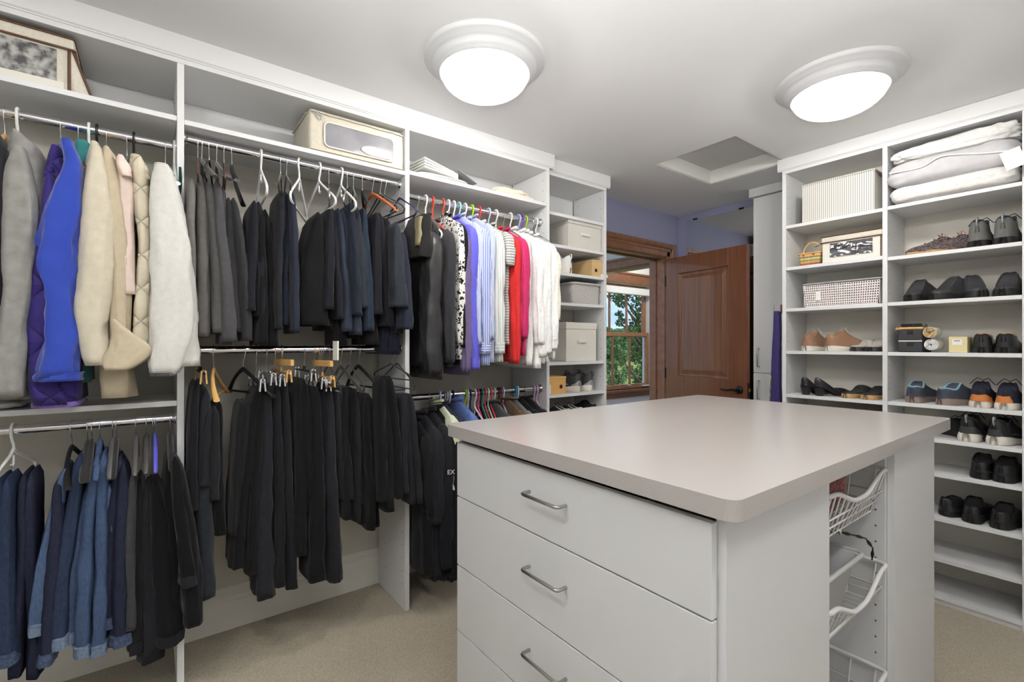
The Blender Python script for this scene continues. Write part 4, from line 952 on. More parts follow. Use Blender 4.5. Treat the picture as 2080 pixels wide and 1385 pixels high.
# leopard print
S_LEO = cloth('leopard_print', (222, 220, 214)); _N = S_LEO.node_tree.nodes; _L = S_LEO.node_tree.links
_v = _N.new('ShaderNodeTexVoronoi'); _v.inputs['Scale'].default_value = 58; _t = _N.new('ShaderNodeTexCoord'); _n = _N.new('ShaderNodeTexNoise'); _n.inputs['Scale'].default_value = 40
_m = _N.new('ShaderNodeMixRGB'); _m.inputs[0].default_value = .04; _L.new(_t.outputs['Object'], _n.inputs[0]); _L.new(_t.outputs['Object'], _m.inputs[1]); _L.new(_n.outputs['Color'], _m.inputs[2]); _L.new(_m.outputs[0], _v.inputs['Vector'])
_r = _N.new('ShaderNodeValToRGB'); _r.color_ramp.interpolation = 'CONSTANT'; _r.color_ramp.elements[0].color = lin((26, 24, 26)); _r.color_ramp.elements[1].color = lin((226, 224, 218)); _r.color_ramp.elements[1].position = .42
_L.new(_v.outputs['Distance'], _r.inputs[0]); _L.new(_r.outputs[0], _N['Principled BSDF'].inputs['Base Color'])
S_LEOD = cloth('dark_leopard', (30, 30, 32), (96, 96, 98), scale=36)
W, B_ = M_WHITEPLASTIC, M_BLACKVELVET
rows = [ # hook px, kind, colour, front px, shoulder py, hem py, cuff py, material, b, cuff mat, description, kwargs
    (864, 'tube', W, 852, 450, 772, None, S_LEOD, .016, None, 'dark leopard print blouse peeking out below the black leather jacket', dict(a=.17)),
    (848, 'slim', B_, 862, 470, 745, 760, S_LEATHER, .026, None, 'black leather jacket with a long thick sleeve beside the second panel', dict(sleeve_b=.042, sleeve_a=.055, name='jacket')),
    (878, 'tube', plast((224, 68, 48)), 880, 465, 745, 736, S_DARK, .022, None, 'dark grey jacket with a zip between leather jacket and leopard blouse', dict(name='jacket', sleeve_b=.026)),
    (899, 'tube', plast((224, 82, 40)), 900, 448, 730, 700, S_LEO, .016, None, 'black and white leopard print blouse on an orange hanger', dict(sleeve_b=.02, sleeve_a=.04, name='blouse')),
    (904, None, None, 908, 452, 742, 705, K_BLACK[0], .012, None, 'thin black top right of the leopard print blouse', dict(sleeve_b=.014, name='top')),
    (910, 'tube', W, 920, 470, 762, 755, S_PURPG, .018, None, 'purple grey knit cardigan', dict(sleeve_b=.024, name='cardigan')),
    (921, 'tube', W, 940, 455, 742, 748, S_VIOLET, .02, S_VIOLET, 'blue violet cotton shirt with a long cuff', dict(sleeve_b=.03, ydrift=.012)),
    (932, 'tube', plast((150, 212, 216)), 951, 450, 748, 700, S_STRIPEL, .016, None, 'pale blue striped shirt behind the blue and white one', dict(sleeve_b=.018)),
    (944, 'tube', W, 966, 458, 742, 716, S_STRIPEB, .022, S_STRIPEBC, 'blue and white striped shirt with a crosswise striped cuff', dict(sleeve_b=.034, ydrift=.01)),
    (958, 'tube', plast((164, 208, 48)), 980, 452, 736, 690, S_STRIPEL, .014, None, 'light blue pinstripe shirt on a lime green hanger', dict(sleeve_b=.016)),
    (973, 'tube', plast((214, 62, 72)), 995, 465, 735, 716, S_STRIPEW, .018, S_STRIPEWC, 'white shirt with thin blue and green stripes', dict(sleeve_b=.028, ydrift=.01)),
    (992, 'tube', plast((176, 208, 226)), 1014, 470, 700, 540, S_GREYS, .018, None, 'grey striped short sleeved top', dict(sleeve_b=.032, sleeve_a=.06, short=True, name='top')),
    (1007, 'tube', W, 1026, 478, 735, 738, S_RED, .016, None, 'bright red long sleeved blouse', dict(sleeve_b=.022, name='blouse')),
    (1022, 'wire', M_CHROME, 1037, 480, 722, 688, S_MAG, .018, None, 'magenta shirt with a rolled sleeve', dict(sleeve_b=.03)),
    (1036, 'tube', W, 1053, 478, 742, None, S_WHITE[1], .02, None, 'sheer white blouse right of the magenta shirt', dict(name='blouse')),
    (1053, 'tube', plast((170, 180, 226)), 1067, 482, 748, 700, S_WHITE[0], .02, None, 'white cotton shirt, second white one from the magenta shirt', dict(sleeve_b=.028)),
    (1060, 'tube', plast((110, 70, 170)), 1080, 484, 738, 725, S_WHITE[2], .02, None, 'white pleated blouse on a purple hanger', dict(sleeve_b=.03, name='blouse')),
    (1067, 'tube', plast((170, 212, 62)), 1094, 488, 735, 716, S_WHITE[3], .02, S_WHITE[2], 'white shirt on a lime hanger near the shelf section', dict(sleeve_b=.03)),
    (1080, 'wire', M_CHROME, 1108, 492, 730, 708, S_WHITE[0], .02, S_WHITE[0], 'white shirt with a buttoned cuff overlapping the shelf section', dict(sleeve_b=.028)),
    (1094, 'tube', W, 1124, 505, 700, 650, S_CREAM2, .016, None, 'ivory shirt at the right end of the upper shirt rod', dict(sleeve_b=.02))]
for i, (hp, k, c, px, pyt, pyh, pyc, mt, b, cm, lb, kw) in enumerate(rows):
    yh, _ = onX(hp, 420, XROD); yh = min(yh, 1.862)
    shirt(lb, G2, mt, px, pyt, pyh, pyc, b, seed=200 + i, cuff=cm, yy=yh, **kw)
    if k:
        pass
        hanger(k, yh, Z_B2, .20, '%s hanger holding the %s' % ({'tube': 'plastic', 'slim': 'slim black', 'wire': 'thin wire'}[k], lb.split(',')[0].replace(' on an orange hanger', '').replace(' on a lime green hanger', '').replace(' on a purple hanger', '').replace(' on a lime hanger', '').replace('black leather jacket with a long thick sleeve beside the second panel', 'black leather jacket')), HG2, c, half=.175, neck=.10 if k == 'tube' else .07)
# patchwork yoke of the vest over the leather jacket
t = thing('patchwork_vest', 'black vest with a red, gold and olive patchwork yoke above the leather jacket', 'vest', (-2.1, onX(862, 500, -2.08)[0], 1.75), group=G2)
m = piece([(438, 852, 872), (462, 846, 877), (500, 842, 879), (524, 842, 878)], -2.03, .10, seed=230); obj('body', m, S_PATCH, t)
for (outl, col, nm) in (([(440, 862, 874), (462, 864, 876), (486, 863, 876)], (150, 74, 52), 'red_patch'), ([(440, 850, 861), (470, 849, 862), (500, 848, 862)], (128, 120, 92), 'gold_patch'), ([(492, 862, 876), (512, 860, 876)], (92, 104, 90), 'olive_patch')):
    m = piece(outl, -2.015, .03, seed=231, rings=8, amp=.03); obj(nm, m, cloth(nm, col, rough=.6), t)

# ---------------------------------------------------------------- lower shirt rod, mostly behind the island
G2L = 'clothes on the lower rod behind the island'; HG2L = 'hangers on the lower rod behind the island'
rows = [  # front px, shoulder py, hem py, cuff py, material, b, description, kw
    (878, 885, 1170, 1040, K_BLACK[1], .03, 'black jacket at the left end of the lower rod behind the island', dict(name='jacket', sleeve_b=.036)),
    (890, 872, 1178, 1060, K_BLACK[3], .03, 'black jacket with a long sleeve, second on the lower rod behind the island', dict(name='jacket', sleeve_b=.036)),
    (908, 866, 1180, 1150, K_BLACK[4], .032, 'black fleece jacket with white lettering on the sleeve', dict(name='jacket', sleeve_b=.036)),
    (924, 860, 1180, 1168, K_BLACK[0], .03, 'black jacket closest to the left end of the worktop', dict(name='jacket', sleeve_b=.034)),
    (926, 848, 1100, 1000, S_GREEN, .018, 'pale green shirt just above the left corner of the worktop', {}),
    (936, 850, 1100, 1000, S_NAVYD, .016, 'dark navy polo shirt behind the grey hangers', {}),
    (946, 855, 1100, 1000, S_NAVYD, .02, 'navy shirt under the lime green hanger on the lower rod', {}),
    (966, 842, 1100, 1000, S_BLUE2, .03, 'blue chambray shirt with a rounded shoulder above the worktop', {}),
    (1042, 845, 1100, 1000, K_CHAR[2], .02, 'dark patterned shirt under the turquoise hanger', {}),
    (1068, 838, 1100, 1000, cloth('leopard_brown', (120, 96, 70), (60, 46, 36), scale=90), .02, 'brown animal print blouse above the worktop', dict(name='blouse')),
    (1082, 838, 1100, 1000, K_CHAR[5], .018, 'pale grey shirt near the right end of the lower rod', {}),
    (1096, 836, 1100, 1000, K_BLACK[1], .018, 'black shirt near the right end of the lower rod', {}),
    (1112, 834, 1100, 1000, K_BLACK[3], .018, 'black shirt at the right end of the lower rod', {})]
made = {}
for i, (px, pyt, pyh, pyc, mt, b, lb, kw) in enumerate(rows):
    made[i] = shirt(lb, G2L, mt, px, pyt, pyh, pyc, b, seed=260 + i, **kw)
# lettering EX on the fleece sleeve
fc = bpy.data.curves.new('lettering', 'FONT'); fc.body = 'EX'; fc.size = .030; fc.extrude = .0006; fc.align_x = 'CENTER'
_tmp = bpy.data.objects.new('lettering_curve', fc); COL.objects.link(_tmp); bpy.context.view_layer.update()
_me = bpy.data.meshes.new_from_object(_tmp.evaluated_get(bpy.context.evaluated_depsgraph_get())); bpy.data.objects.remove(_tmp)
_me.materials.clear(); _me.materials.append(mat('white_print', (225, 226, 228), .7)); fo = bpy.data.objects.new('lettering', _me); COL.objects.link(fo)
yl, zl = onX(914, 962, -1.985)
fo.rotation_euler = (R(90), 0, R(66)); fo.parent = made[2]; fo.location = Vector((-1.975, yl, zl)) - WORLD[made[2].name]
hl = [(872, 'slim', B_, 'slim black hanger at the left end of the lower shirt rod'), (894, 'tube', plast((178, 184, 222)), 'lilac plastic hanger above the pale green shirt'), (903, 'tube', plast((120, 118, 122)), 'dark grey plastic hanger, first of three greys on the lower shirt rod'), (908, 'tube', plast((176, 176, 182)), 'mid grey plastic hanger, second of three greys on the lower shirt rod'), (913, 'tube', plast((205, 205, 212)), 'light grey plastic hanger, third of three greys on the lower shirt rod'),
      (920, 'tube', M_BLACKPLASTIC, 'black plastic hanger left of the lime green one'), (944, 'tube', plast((164, 204, 44)), 'lime green plastic hanger turned towards the room above the worktop'), (950, 'tube', plast((196, 192, 220)), 'pale violet plastic hanger touching the lime green one'), (955, 'tube', plast((40, 44, 78)), 'navy plastic hanger right of the lime green one'), (964, 'tube', W, 'white plastic hanger above the chambray shirt'),
      (971, 'tube', plast((212, 70, 128)), 'hot pink plastic hanger above the worktop'), (976, 'tube', M_BLACKPLASTIC, 'black plastic hanger between pink and teal ones'), (980, 'tube', plast((52, 146, 142)), 'teal plastic hanger above the worktop'), (985, 'tube', plast((206, 72, 58)), 'brick red plastic hanger above the worktop'), (991, 'tube', plast((170, 214, 204)), 'mint plastic hanger right of the brick red one'),
      (997, 'tube', plast((222, 66, 86)), 'coral red plastic hanger in the row above the worktop'), (1004, 'tube', plast((196, 226, 218)), 'pale mint plastic hanger right of the coral one'), (1012, 'tube', plast((52, 40, 38)), 'dark brown plastic hanger above the worktop'), (1017, 'tube', plast((142, 62, 48)), 'rust brown hanger with a wavy neck'), (1022, 'tube', plast((182, 192, 226)), 'lavender plastic hanger right of the rust brown one'),
      (1045, 'tube', plast((52, 156, 196)), 'turquoise plastic hanger turned towards the room'), (1051, 'tube', plast((222, 220, 228)), 'pale plastic hanger just behind the turquoise one'), (1065, 'wire', M_CHROME, 'thin wire hanger above the animal print blouse'), (1084, 'tube', plast((190, 168, 212)), 'lilac plastic hanger beside the pink one at the right'), (1090, 'tube', plast((226, 172, 190)), 'pale pink plastic hanger near the shelf section'), (1102, 'tube', W, 'white plastic hanger at the right end of the lower shirt rod')]
for i, (px, k, c, lb) in enumerate(hl):
    yh, _ = onX(px, 800, XROD)
    hanger(k, yh, Z_B2L, .2, lb, HG2L, c, half=.18, yaw={944: 6, 1045: 4, 964: -4}.get(px, -17), neck=.085)
# ---------------------------------------------------------------- storage boxes and other things on the shelves
def pbox(parent, name, b, mt, bev=.003):
    m = MB(); m.box(*b); return obj(name, m, mt, parent, bevel=bev)
def cushion(x0, x1, y0, y1, z0, z1, seed=0, n=26, e=.5, wr=.06, freq=6, slump=None):
    """soft stuffed lump: wrinkled superellipsoid filling the given box"""
    m = MB(); cx, cy, cz = (x0+x1)/2, (y0+y1)/2, (z0+z1)/2; a, b, c = (x1-x0)/2, (y1-y0)/2, (z1-z0)/2; rings = []
    sg = lambda v, p: math.copysign(abs(v)**p, v)
    for i in range(n + 1):
        ph = -math.pi/2 + math.pi*i/n; ring = []
        for j in range(2*n):
            th = math.pi*j/n
            x = a*sg(math.cos(ph), e)*sg(math.cos(th), e); y = b*sg(math.cos(ph), e)*sg(math.sin(th), e); z = c*sg(math.sin(ph), .8)
            q = mnoise.noise(Vector((x*freq/ max(a, .05) * .35 + seed*7.1, y*freq/max(b, .05)*.35, z*freq/max(c, .02)*.25))) * wr
            x *= 1 + q; y *= 1 + q; zz = z*(1 + 2.2*q)
            if slump: zz *= slump((x + a)/(2*a))
            ring.append((cx + x, cy + y, max(z0, cz + zz) if z < 0 else cz + zz))
        rings.append(ring)
    return m.loft(rings)
M_LINEN = mat('beige_linen', (206, 200, 186), .9, noise=(120, (220, 215, 202), .25), bump=(160, .35)); M_BROWNTRIM = mat('brown_piping', (92, 62, 46), .6)
M_CANVAS = mat('cream_canvas', (194, 188, 172), .9, noise=(60, (206, 200, 185), .3), bump=(120, .3)); M_VINYL = mat('grey_vinyl_window', (118, 118, 128), .12, noise=(7, (150, 148, 152), .25), spec=.6, coat=.5)
M_FOIL = mat('silver_contents', (70, 70, 71), .3, noise=(40, (176, 175, 172), .12), spec=.6, coat=.5); M_DARKWIN = mat('dark_film_window', (34, 34, 36), .12, noise=(7, (96, 96, 100), .1, (1, 1, 3)), coat=.6)
M_WHITEFAB = mat('white_fabric_panel', (226, 223, 214), .85, bump=(160, .2)); M_GREYFAB = mat('oatmeal_fabric', (205, 201, 194), .92, noise=(180, (216, 212, 206), .25), bump=(200, .35))
M_TANCARD = mat('tan_cardboard', (206, 172, 120), .75, noise=(14, (212, 180, 130), .3)); M_ORANGECARD = mat('orange_cardboard', (224, 176, 108), .7)
M_PAPER = mat('label_paper', (236, 235, 230), .6); M_INK = mat('black_ink', (24, 22, 22), .6); M_FILM = mat('clear_film', (235, 238, 240), .06, trans=.9, ior=1.12); M_GREYCARD = mat('grey_card', (150, 150, 152), .6)

# A: lidded linen box with brown trim, left end of the top shelf
y1 = onX(140, 150, -2.19)[0]; y0 = y1 - .52; zb, zt = 2.1505, 2.335
t = thing('storage_box', 'beige linen storage box with brown piping and a clear window, top left shelf', 'box', (-2.33, (y0+y1)/2, zb))
pbox(t, 'body', (-2.46, -2.19, y0, y1, zb, zt - .035), M_LINEN, .004)
m = MB(); m.loft([[(-2.46, y1, zb), (-2.19, y1, zb), (-2.19, y1 + .055, zb), (-2.46, y1 + .055, zb)], [(-2.46, y1, zt - .04), (-2.19, y1, zt - .04), (-2.19, y1 + .008, zt - .04), (-2.46, y1 + .008, zt - .04)]]); obj('folded_side_flap', m, M_LINEN, t)
lid = pbox(t, 'lid', (-2.465, -2.184, y0 - .005, y1 + .014, zt - .042, zt - .002), M_LINEN, .008)
m = MB(); m.tube([(-2.183, y0, zt - .041), (-2.183, y1 + .012, zt - .041), (-2.187, y1 + .015, zt - .041), (-2.46, y1 + .015, zt - .041)], .0035, 6); m.tube([(-2.183, y0, zt - .003), (-2.183, y1 + .010, zt - .003), (-2.187, y1 + .013, zt - .003), (-2.46, y1 + .013, zt - .003)], .0035, 6); obj('lid_piping', m, M_BROWNTRIM, lid)
m = MB(); m.tube([(-2.188, y1 + .001, zb + .004), (-2.188, y1 + .001, zt - .042)], .0045, 6); m.tube([(-2.192, y1 + .056, zb + .006), (-2.192, y1 + .010, zt - .042)], .0045, 6); obj('edge_piping', m, M_BROWNTRIM, t)
m = MB(); m.box(-2.192, -2.1865, y0 + .05, y1 - .03, zb + .03, zt - .05); obj('window', m, M_FOIL, t); pbox(t, 'window_frame', (-2.191, -2.187, y0 + .04, y1 - .012, zb + .006, zb + .03), M_WHITEFAB, .001)

# B: canvas zip box on the middle top shelf
y0 = onX(628, 250, -2.172)[0]; y1 = onX(819, 300, -2.172)[0]; zb = 2.1435; zt = 2.325
t = thing('storage_box', 'cream canvas zip box with a rounded vinyl window on the middle top shelf', 'box', (-2.33, (y0+y1)/2, zb))
m = MB(); rings = []
for z, k in ((zb, 0), (zb + .05, .003), (zb + .11, .002), (zt - .012, 0), (zt, -.006), (zt + .004, -.03)):
    rings.append([(px_, py_, z + .002*math.sin(py_*40)) for px_, py_ in rrect(-2.47 - k, -2.172 + k, y0 - k, y1 + k, .014, 4)])
m.loft(rings); obj('body', m, M_CANVAS, t)
m = MB(); m.tube([(-2.166, y0 + .004 + (y1-y0-.008)*k/14, zt - .013 + .0015*math.sin(k*1.7)) for k in range(15)], .003, 6); m.tube([(-2.168, y0 + .004 + (y1-y0-.008)*k/14, zb + .006) for k in range(15)], .003, 6); m.tube([(-2.20 - .26*k/8, y0 - .004, zt - .013) for k in range(9)], .003, 6); obj('zip_seam', m, mat('cream_piping', (196, 190, 174), .8), t)
wy0, wy1, wz0_, wz1_ = y0 + .062, y1 - .052, zb + .028, zt - .045
def rr_yz(y0, y1, z0, z1, r): return [(a, b) for a, b in rrect(y0, y1, z0, z1, r, 5)]
m = MB(); m.prism(rr_yz(wy0, wy1, wz0_, wz1_, .022), -2.175, -2.1665, 'x'); w = obj('vinyl_window', m, M_VINYL, t)
m = MB(); m.tube([(-2.1655, a, b) for a, b in rr_yz(wy0, wy1, wz0_, wz1_, .022)], .004, 6, closed=True); obj('window_zip', m, mat('cream_zip', (224, 220, 208), .7), t)
m = cushion(-2.168, -2.160, wy0 + (wy1-wy0)*.5, wy1 - .012, wz0_ + .004, wz0_ + .05, 3, 12, .7, .12); obj('folded_contents', m, mat('pale_contents', (196, 186, 184), .4, coat=.4), w)
m = MB(); m.tube([(-2.162, y0 + .025, zt - .015), (-2.155, y0 + .045, zt - .032), (-2.160, y0 + .05, zt - .045)], .005, 6); obj('zip_pull', m, M_STEEL, t)
ya, za = onX(540, 279, -2.25); m = MB(); m.obox((-2.28, ya, 2.1465), (.03, .0, 0), (0, .06, 0), (0, 0, .003)); tag(obj('belt', m, M_BLACKPLASTIC, bevel=.002), 'black flat strap lying on the middle top shelf left of the canvas box', 'strap')

# C: bagged shirts and a folded cloth on the third top shelf
zs = 2.1525
ya = onX(848, 340, -2.2)[0]; yb = onX(968, 370, -2.2)[0]
t = thing('bagged_shirt', 'new white shirt folded in a clear plastic bag with grey card', 'packet', (-2.30, (ya+yb)/2, zs))
m = cushion(-2.42, -2.185, ya, yb - .04, zs, zs + .03, 11, 16, .35, .03, 9); obj('clear_bag', m, mat('frosted_film', (220, 222, 222), .1, trans=.4, coat=.5, noise=(16, (238, 238, 238), .2)), t)
for k in range(4):
    m = MB(); z = zs + .034 + k*.011; m.obox((-2.28, lerp(ya, yb, .36), z + .006), (.085, .01, 0), (-.012, (yb-ya)*.30, -.006 - .004*k), (0, 0, .0045)); obj('folded_layer', m, mat('white_shirting', (232, 231, 226), .8), t, bevel=.003)
m = MB(); m.obox((-2.26, lerp(ya, yb, .78), zs + .046), (.08, .01, 0), (-.01, (yb-ya)*.18, -.022), (0, 0, .0015)); obj('collar_card', m, M_GREYCARD, t)
ya = onX(1003, 390, -2.21)[0]; yb = onX(1093, 400, -2.21)[0]
t = thing('folded_cloth', 'crumpled cream cloth bundle at the right end of the third top shelf', 'cloth', (-2.32, (ya+yb)/2, zs))
obj('lower_fold', cushion(-2.44, -2.20, ya, yb, zs, zs + .038, 21, 22, .5, .14, 12), cloth('cream_bundle', (222, 214, 198)), t)
obj('upper_fold', cushion(-2.42, -2.215, ya + .03, yb - .035, zs + .026, zs + .066, 22, 22, .6, .16, 12), cloth('cream_bundle', (222, 214, 198)), t)

# D: boxes in the narrow shelf section
def lidded(label, x0, x1, y0, y1, zb, zt, lid_h, mt, name='fabric_bin', handle=True, over=.004):
    t = thing(name, label, 'box', ((x0+x1)/2, (y0+y1)/2, zb))
    pbox(t, 'body', (x0, x1, y0, y1, zb, zt - lid_h), mt, .003); pbox(t, 'lid', (x0 - over, x1 + over, y0 - over, y1 + over, zt - lid_h, zt), mt, .004)
    if handle:
        yc = (y0+y1)/2; zc = lerp(zb, zt - lid_h, .62); m = MB(); m.obox((x1 + .003, yc, zc), (.002, 0, 0), (0, .045, 0), (0, 0, .011)); m.obox((x1 + .008, yc, zc), (.003, 0, 0), (0, .036, 0), (0, 0, .010)); obj('handle', m, M_WHITEFAB, t, bevel=.002)
    return t
XF3 = XF - .048
ya = onX(1155, 450, XF3 - .02)[0]
lidded('oatmeal fabric box with a lid and handle on the second shelf beside the doorway', XF3 - .30, XF3 - .02, ya, 2.452, 1.9275, onX(1155, 438, XF3 - .02)[1], .045, M_GREYFAB)
ya = onX(1203, 540, XF3 - .01)[0]; zt = onX(1206, 527, XF3 - .01)[1]
t = thing('shoe_box', 'plain tan shoe box with a dark finger hole and white label, beside the doorway', 'box', (XF3 - .15, (ya+2.455)/2, 1.7555))
pbox(t, 'body', (XF3 - .30, XF3 - .012, ya, 2.455, 1.7555, zt - .002), M_TANCARD, .002); pbox(t, 'lid_rim', (XF3 - .302, XF3 - .010, ya - .002, 2.4565, zt - .012, zt), M_TANCARD, .002)
m = MB(); yy, zz = onX(1211, 549, XF3 - .01); m.lathe([(.012, 0), (.012, .001), (.0, .001)], (XF3 - .0117, yy, zz), 18, 'x'); obj('finger_hole', m, M_INK, t)
yy, zz = onX(1228, 553, XF3 - .01); pbox(t, 'label', (XF3 - .012, XF3 - .0112, yy - .035, yy + .035, 1.7575, 1.7775), M_PAPER, 0)
# grey woven basket
ya = onX(1163, 590, XF3 - .02)[0]; zt = onX(1165, 573, XF3 - .02)[1]
def woven(name_, x0, x1, y0, y1, zb, zt, rows, cols, mt, flare=.0, amp=.003):
    m = MB(); rings = []; nr = rows*2
    per = rrect(0, 1, 0, 1, .12, 4)
    # dense resample of the rounded rectangle
    P = [Vector((lerp(x0, x1, a), lerp(y0, y1, b))) for a, b in per]; L = [0]
    for i in range(len(P)): L.append(L[-1] + (P[(i+1) % len(P)] - P[i]).length)
    N = cols*6
    pts = []
    for k in range(N):
        s = L[-1]*k/N
        for i in range(len(P)):
            if L[i] <= s <= L[i+1]: pts.append(P[i].lerp(P[(i+1) % len(P)], (s - L[i])/max(L[i+1]-L[i], 1e-9))); break
    c = Vector(((x0+x1)/2, (y0+y1)/2))
    for r_ in range(nr + 1):
        z = lerp(zb, zt, r_/nr); ring = []
        for k, p in enumerate(pts):
            d = (p - c); nn = d.normalized(); ph = 2*math.pi*k/6 + (math.pi if (r_//2) % 2 else 0)
            o = amp*math.sin(ph)*(1 if r_ % 2 else .2) - (amp*.6 if r_ % 2 == 0 else 0); q = p + nn*o + d*flare*(r_/nr)
            ring.append((q.x, q.y, z))
        rings.append(ring)
    # inner wall
    for r_ in (nr, nr*2//3, 0):
        rings.append([(lerp(q[0], c.x, .06), lerp(q[1], c.y, .06), max(q[2], zb + .004)) for q in rings[r_]])
    m.loft(rings, True, True); return m
t = thing('woven_basket', 'low grey woven basket on the shelf below the tan shoe box', 'basket', (XF3 - .15, (ya+2.44)/2, 1.5655))
obj('woven_wall', woven('w', XF3 - .29, XF3 - .02, ya + .004, 2.445, 1.5655, zt - .008, 10, 24, mat('grey_paper_cord', (186, 184, 180), .8, bump=(80, .3)), .02, .0035), MATS['grey_paper_cord'], t)
m = MB(); m.tube([(a, b, zt - .004) for a, b in rrect(XF3 - .295, XF3 - .014, ya - .002, 2.45, .035, 5)], .008, 8, closed=True); obj('rolled_rim', m, MATS['grey_paper_cord'], t)
ya = onX(1157, 700, XF3 - .03)[0]; yb = onX(1211, 700, XF3 - .03)[0]
lidded('tall white fabric cube box with a lid, half behind the white shirts', XF3 - .30, XF3 - .03, ya - .03, yb, 1.1875, onX(1180, 655, XF3 - .03)[1], .045, M_WHITEFAB)
ya = onX(1112, 780, XF3 - .01)[0]; yb = onX(1150, 780, XF3 - .01)[0]; zt = onX(1148, 764, XF3 - .01)[1]
t = thing('shoe_box', 'orange shoe box with a barcode label on the shelf beside black and white sneakers', 'box', (XF3 - .15, (ya+yb)/2, .9845))
pbox(t, 'body', (XF3 - .30, XF3 - .012, 1.926, yb, .9845, zt - .002), M_ORANGECARD, .002); pbox(t, 'lid_rim', (XF3 - .302, XF3 - .010, 1.925, yb + .002, zt - .014, zt), M_ORANGECARD, .002)
yy, zz = onX(1140, 785, XF3 - .01); m = MB(); m.lathe([(.013, 0), (.013, .001), (.0, .001)], (XF3 - .0117, yy, zz), 18, 'x'); obj('finger_hole', m, mat('plum_ink', (70, 30, 44), .6), t)
lb_ = pbox(t, 'label', (XF3 - .012, XF3 - .0112, 1.935, 1.985, .990, 1.045), M_PAPER, 0)
for k in range(6):
    pbox(lb_, 'barcode_bar', (XF3 - .0112, XF3 - .0108, 1.948 + k*.004, 1.950 + k*.004, .994, 1.010), M_INK, 0)

# E: right hand shelves
y = YS + .02
xa, za = onY(1629, 451, y); xb, zc = onY(1776, 423, y); zt = onY(1629, 377, y)[1]
t = thing('striped_box', 'white box with fine grey pinstripes on the top shelf of the left shoe column', 'box', ((xa+xb)/2, y + .13, 2.0335))
M_PIN = stripes('grey_pinstripe', (226, 224, 216), (158, 158, 156), 95, 'x', .62); pbox(t, 'body', (xa, xb, y, y + .26, 2.0335, zt - .008), M_PIN, .003)
m = MB(); m.tube([(a, b, zt - .006) for a, b in rrect(xa - .001, xb + .001, y - .001, y + .261, .008, 3)], .005, 6, closed=True); obj('bound_rim', m, M_PIN, t)
m = MB(); m.tube([(xb + .002, y + .03, zt - .01), (xb + .012, y + .04, zt - .035), (xb + .012, y + .07, zt - .035), (xb + .002, y + .08, zt - .01)], .003, 6); obj('side_handle', m, M_BROWNTRIM, t)
# little splint basket with hearts
xa = onY(1619, 530, y)[0]; xb = onY(1665, 530, y)[0]; cx = (xa+xb)/2; hw = (xb-xa)/2; zb = 1.7755
t = thing('splint_basket', 'tiny woven splint basket with red hearts and an arched handle', 'basket', (cx, y + .08, zb))
bands = [((150, 62, 48), .0, .014), ((176, 140, 84), .014, .026), ((120, 130, 76), .026, .036), ((196, 172, 96), .036, .046), ((92, 100, 96), .046, .054), ((208, 160, 92), .054, .072)]
for (c, a, b) in bands:
    k0, k1 = .84 + .16*a/.072, .84 + .16*b/.072
    m = MB(); m.loft([[(cx + (p-cx)*k0, q, zb + a) for p, q in rrect(cx - hw, cx + hw, y + .01, y + .12, .016, 4)], [(cx + (p-cx)*k1, q, zb + b) for p, q in rrect(cx - hw, cx + hw, y + .01, y + .12, .016, 4)]], True, True); obj('splint_band', m, mat('splint_%d' % c[0], c, .6, noise=(60, tuple(min(255, v+26) for v in c), .2, (1, 1, .2))), t, bevel=.0012)
m = MB(); m.tube([(a, b, zb + .073) for a, b in rrect(cx - hw*1.02, cx + hw*1.02, y + .008, y + .122, .018, 4)], .004, 6, closed=True); obj('rim', m, MATS['splint_208'], t)
m = MB(); m.tube([(cx - hw*.86*math.cos(a), y + .065, zb + .070 + .075*math.sin(a)) for a in [math.pi*k/16 for k in range(17)]], .0045, 8); obj('handle', m, M_WOODHANGER, t)
for dx in (-.030, .026):
    m = MB(); pts = []
    for k in range(20):
        a = 2*math.pi*k/20; pts.append((cx + dx + .00036*16*math.sin(a)**3, zb + .062 + .00036*(13*math.cos(a) - 5*math.cos(2*a) - 2*math.cos(3*a) - math.cos(4*a))))
    m.prism(pts, y + .0065, y + .0085, 'y'); obj('painted_heart', m, mat('heart_red', (164, 40, 34), .5), t)
# windowed storage box
xa = onY(1668, 500, y)[0]; xb = -.846; zt = onY(1670, 482, y)[1]; zb = 1.7755
t = thing('storage_box', 'white storage box with a dark film window beside the heart basket', 'box', ((xa+xb)/2, y + .13, zb))
pbox(t, 'body', (xa + .004, xb - .004, y + .004, y + .27, zb, zt - .035), M_WHITEFAB, .004); l = pbox(t, 'lid', (xa, xb, y, y + .274, zt - .035, zt - .002), M_LINEN, .006)
m = MB(); m.tube([(xa - .001, y - .001, zt - .036), (xb + .001, y - .001, zt - .036)], .003, 6); m.tube([(xa - .001, y - .001, zt - .002), (xb + .001, y - .001, zt - .002)], .003, 6); m.tube([(xa - .001, y, zt - .036), (xa - .001, y + .26, zt - .036)], .003, 6); obj('lid_piping', m, M_BROWNTRIM, l)
m = MB(); gr = [[(lerp(xa + .045, xb - .045, i/24), y + .001 - .004*abs(mnoise.noise(Vector((i*.35, j*.8, 1.3)))), lerp(zb + .03, zt - .045, j/10)) for i in range(25)] for j in range(11)]; m.loft(gr, False, False, closed=False); obj('film_window', m, M_DARKWIN, t)
m = MB(); m.tube([(xb - .008, y + .001, zb + .004), (xb - .008, y + .001, zt - .04)], .003, 6); obj('edge_piping', m, M_BROWNTRIM, t)
m = MB(); m.tube([(xa, y + .01, zt - .036), (xa - .02, y + .004, zt - .046), (xa - .035, y + .01, zt - .05)], .002, 5); obj('loose_thread', m, M_INK, t)
